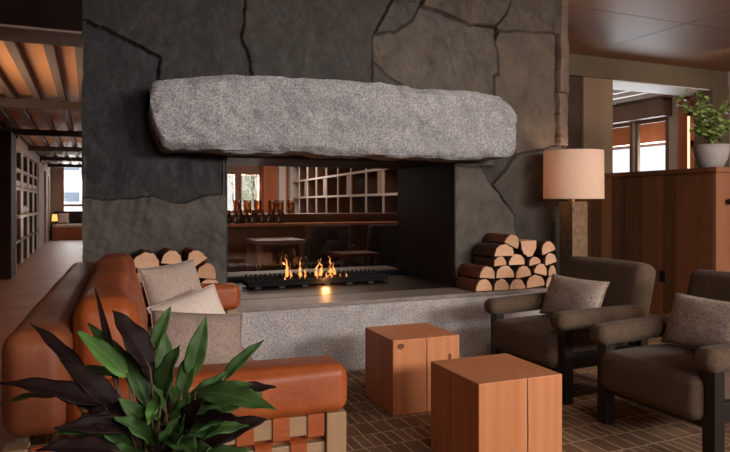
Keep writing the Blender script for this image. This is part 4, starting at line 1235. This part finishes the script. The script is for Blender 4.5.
sl = thing('side_lamp', 'small glowing amber lamp beside the passage bench', 'lamp', (-1.02, 22.75, 0))
bm = B(); lathe(bm, [(.001, 0), (.1, 0), (.1, .02), (.015, .03), (.015, .62), (.001, .62)], 18); obj('stand', bm, M['black'], sl, True)
bm = B(); lathe(bm, [(.09, .62), (.07, .84)], 20); obj('lamp_shade', bm, emit('amber_shade', (1, .45, .12, 1), 1.6), sl, True)

# ------------------------------------------------------------------ lights
def area(name, loc, target, sx, sy, power, col, spread=180):
    l = bpy.data.lights.new(name, 'AREA'); l.shape = 'RECTANGLE'; l.size = sx; l.size_y = sy; l.energy = power; l.color = col; l.spread = R(spread)
    o = link(bpy.data.objects.new(name, l)); o.location = loc
    o.rotation_euler = (Vector(target)-Vector(loc)).to_track_quat('-Z', 'Y').to_euler()
    return o
def spot(name, loc, target, power, col, ang=70, blend=.6, rad=.06):
    l = bpy.data.lights.new(name, 'SPOT'); l.energy = power; l.color = col; l.spot_size = R(ang); l.spot_blend = blend; l.shadow_soft_size = rad
    o = link(bpy.data.objects.new(name, l)); o.location = loc
    o.rotation_euler = (Vector(target)-Vector(loc)).to_track_quat('-Z', 'Y').to_euler()
    return o
def point(name, loc, power, col, rad=.05):
    l = bpy.data.lights.new(name, 'POINT'); l.energy = power; l.color = col; l.shadow_soft_size = rad
    o = link(bpy.data.objects.new(name, l)); o.location = loc
    return o
DAY = (1, .93, .88); WARM = (1, .70, .46); WARM2 = (1, .80, .64)
# daylight panels added at two unseen windows, raised out of the glass reflection
area('daylight_window_right', (4.9, -3.9, 2.58), (2.7, 4, .9), 3.4, .8, 400, DAY)
area('daylight_window_left', (1.2, -3.9, 2.58), (1.3, 4, 1.0), 2.4, .8, 110, DAY)
# ceiling spots
spot('ceiling_spot_right', (4.3, 1.9, 3.05), (2.4, 4.6, 1.2), 110, WARM2, 95, .8, .18)
spot('ceiling_spot_mantel', (2.3, 1.6, 3.05), (1.7, 4.3, 1.7), 60, (1, .88, .8), 70, .8, .1)
# lamp bulb, fire
point('lamp_bulb', (3.835, 4.36, 1.45), 17, (1, .70, .50), .05)
point('fire_glow', (1.83, 5.085, .565), 2.5, (1, .42, .14), .03)
# room behind the fire
area('far_room_bar_fill', (2.9, 9.2, 2.95), (2.9, 9.2, 0), 2.0, 1.2, 60, WARM2)  # unseen panel added above the bar to brighten it
area('far_room_daylight', (5.3, 24.7, 1.7), (4.0, 10, 1.0), 1.6, 1.6, 500, DAY)
area('far_room_back_fill', (4.6, 15, 2.95), (4.8, 15, 0), 2, 3, 200, DAY)  # added fill panel below the closed ceiling, brightens the far end
# passage: warm wash near the beam, cooler daylight and added fill farther on
area('passage_uplight', (-2.2, 6.4, 1.3), (-.5, 6.8, 2.7), .6, 2.0, 72, (1, .78, .58), 120)
area('passage_daylight', (-.5, 24.7, 1.7), (-.6, 15, .9), .8, 1.6, 60, DAY)
area('passage_ceiling_fill', (-1.0, 13.5, .9), (-.5, 14.5, 2.6), .5, 7, 34, (1, .86, .76))  # added upward fill for the ceiling of the farther bays
area('passage_downlight', (-.6, 14.2, 2.30), (-.6, 14.2, 0),   .3, 5, 4, (1, .82, .70))
# nook daylight
area('nook_daylight', (8.95, 8.4, 1.7), (6.0, 8.0, 2.2), 1.6, 1.5, 130, (.92, .95, 1))
spot('nook_spot', (7.3, 5.4, 3.05), (7.2, 6.8, 2.3), 14, WARM2, 110, .8, .1)

w = bpy.data.worlds.new('sky'); S.world = w; w.use_nodes = True
bg = w.node_tree.nodes['Background']; bg.inputs[0].default_value = (.86, .93, 1, 1); bg.inputs[1].default_value = 3.2

# ------------------------------------------------------------------ camera
cam = bpy.data.cameras.new('camera'); cam.sensor_width = 36; cam.lens = 36*640/730; cam.shift_y = -23/730; cam.clip_start = .05
co = link(bpy.data.objects.new('camera', cam)); co.location = (0, 0, 1.2); co.rotation_euler = (R(90), 0, R(-23.3))
S.camera = co
S.view_settings.view_transform = 'Standard'; S.view_settings.look = 'None'; S.view_settings.gamma = 1; S.view_settings.exposure = 0
S.view_settings.use_curve_mapping = False
S.cycles.use_denoising = True
S.cycles.max_bounces = 8
S.cycles.transparent_max_bounces = 12
S.cycles.sample_clamp_indirect = 4
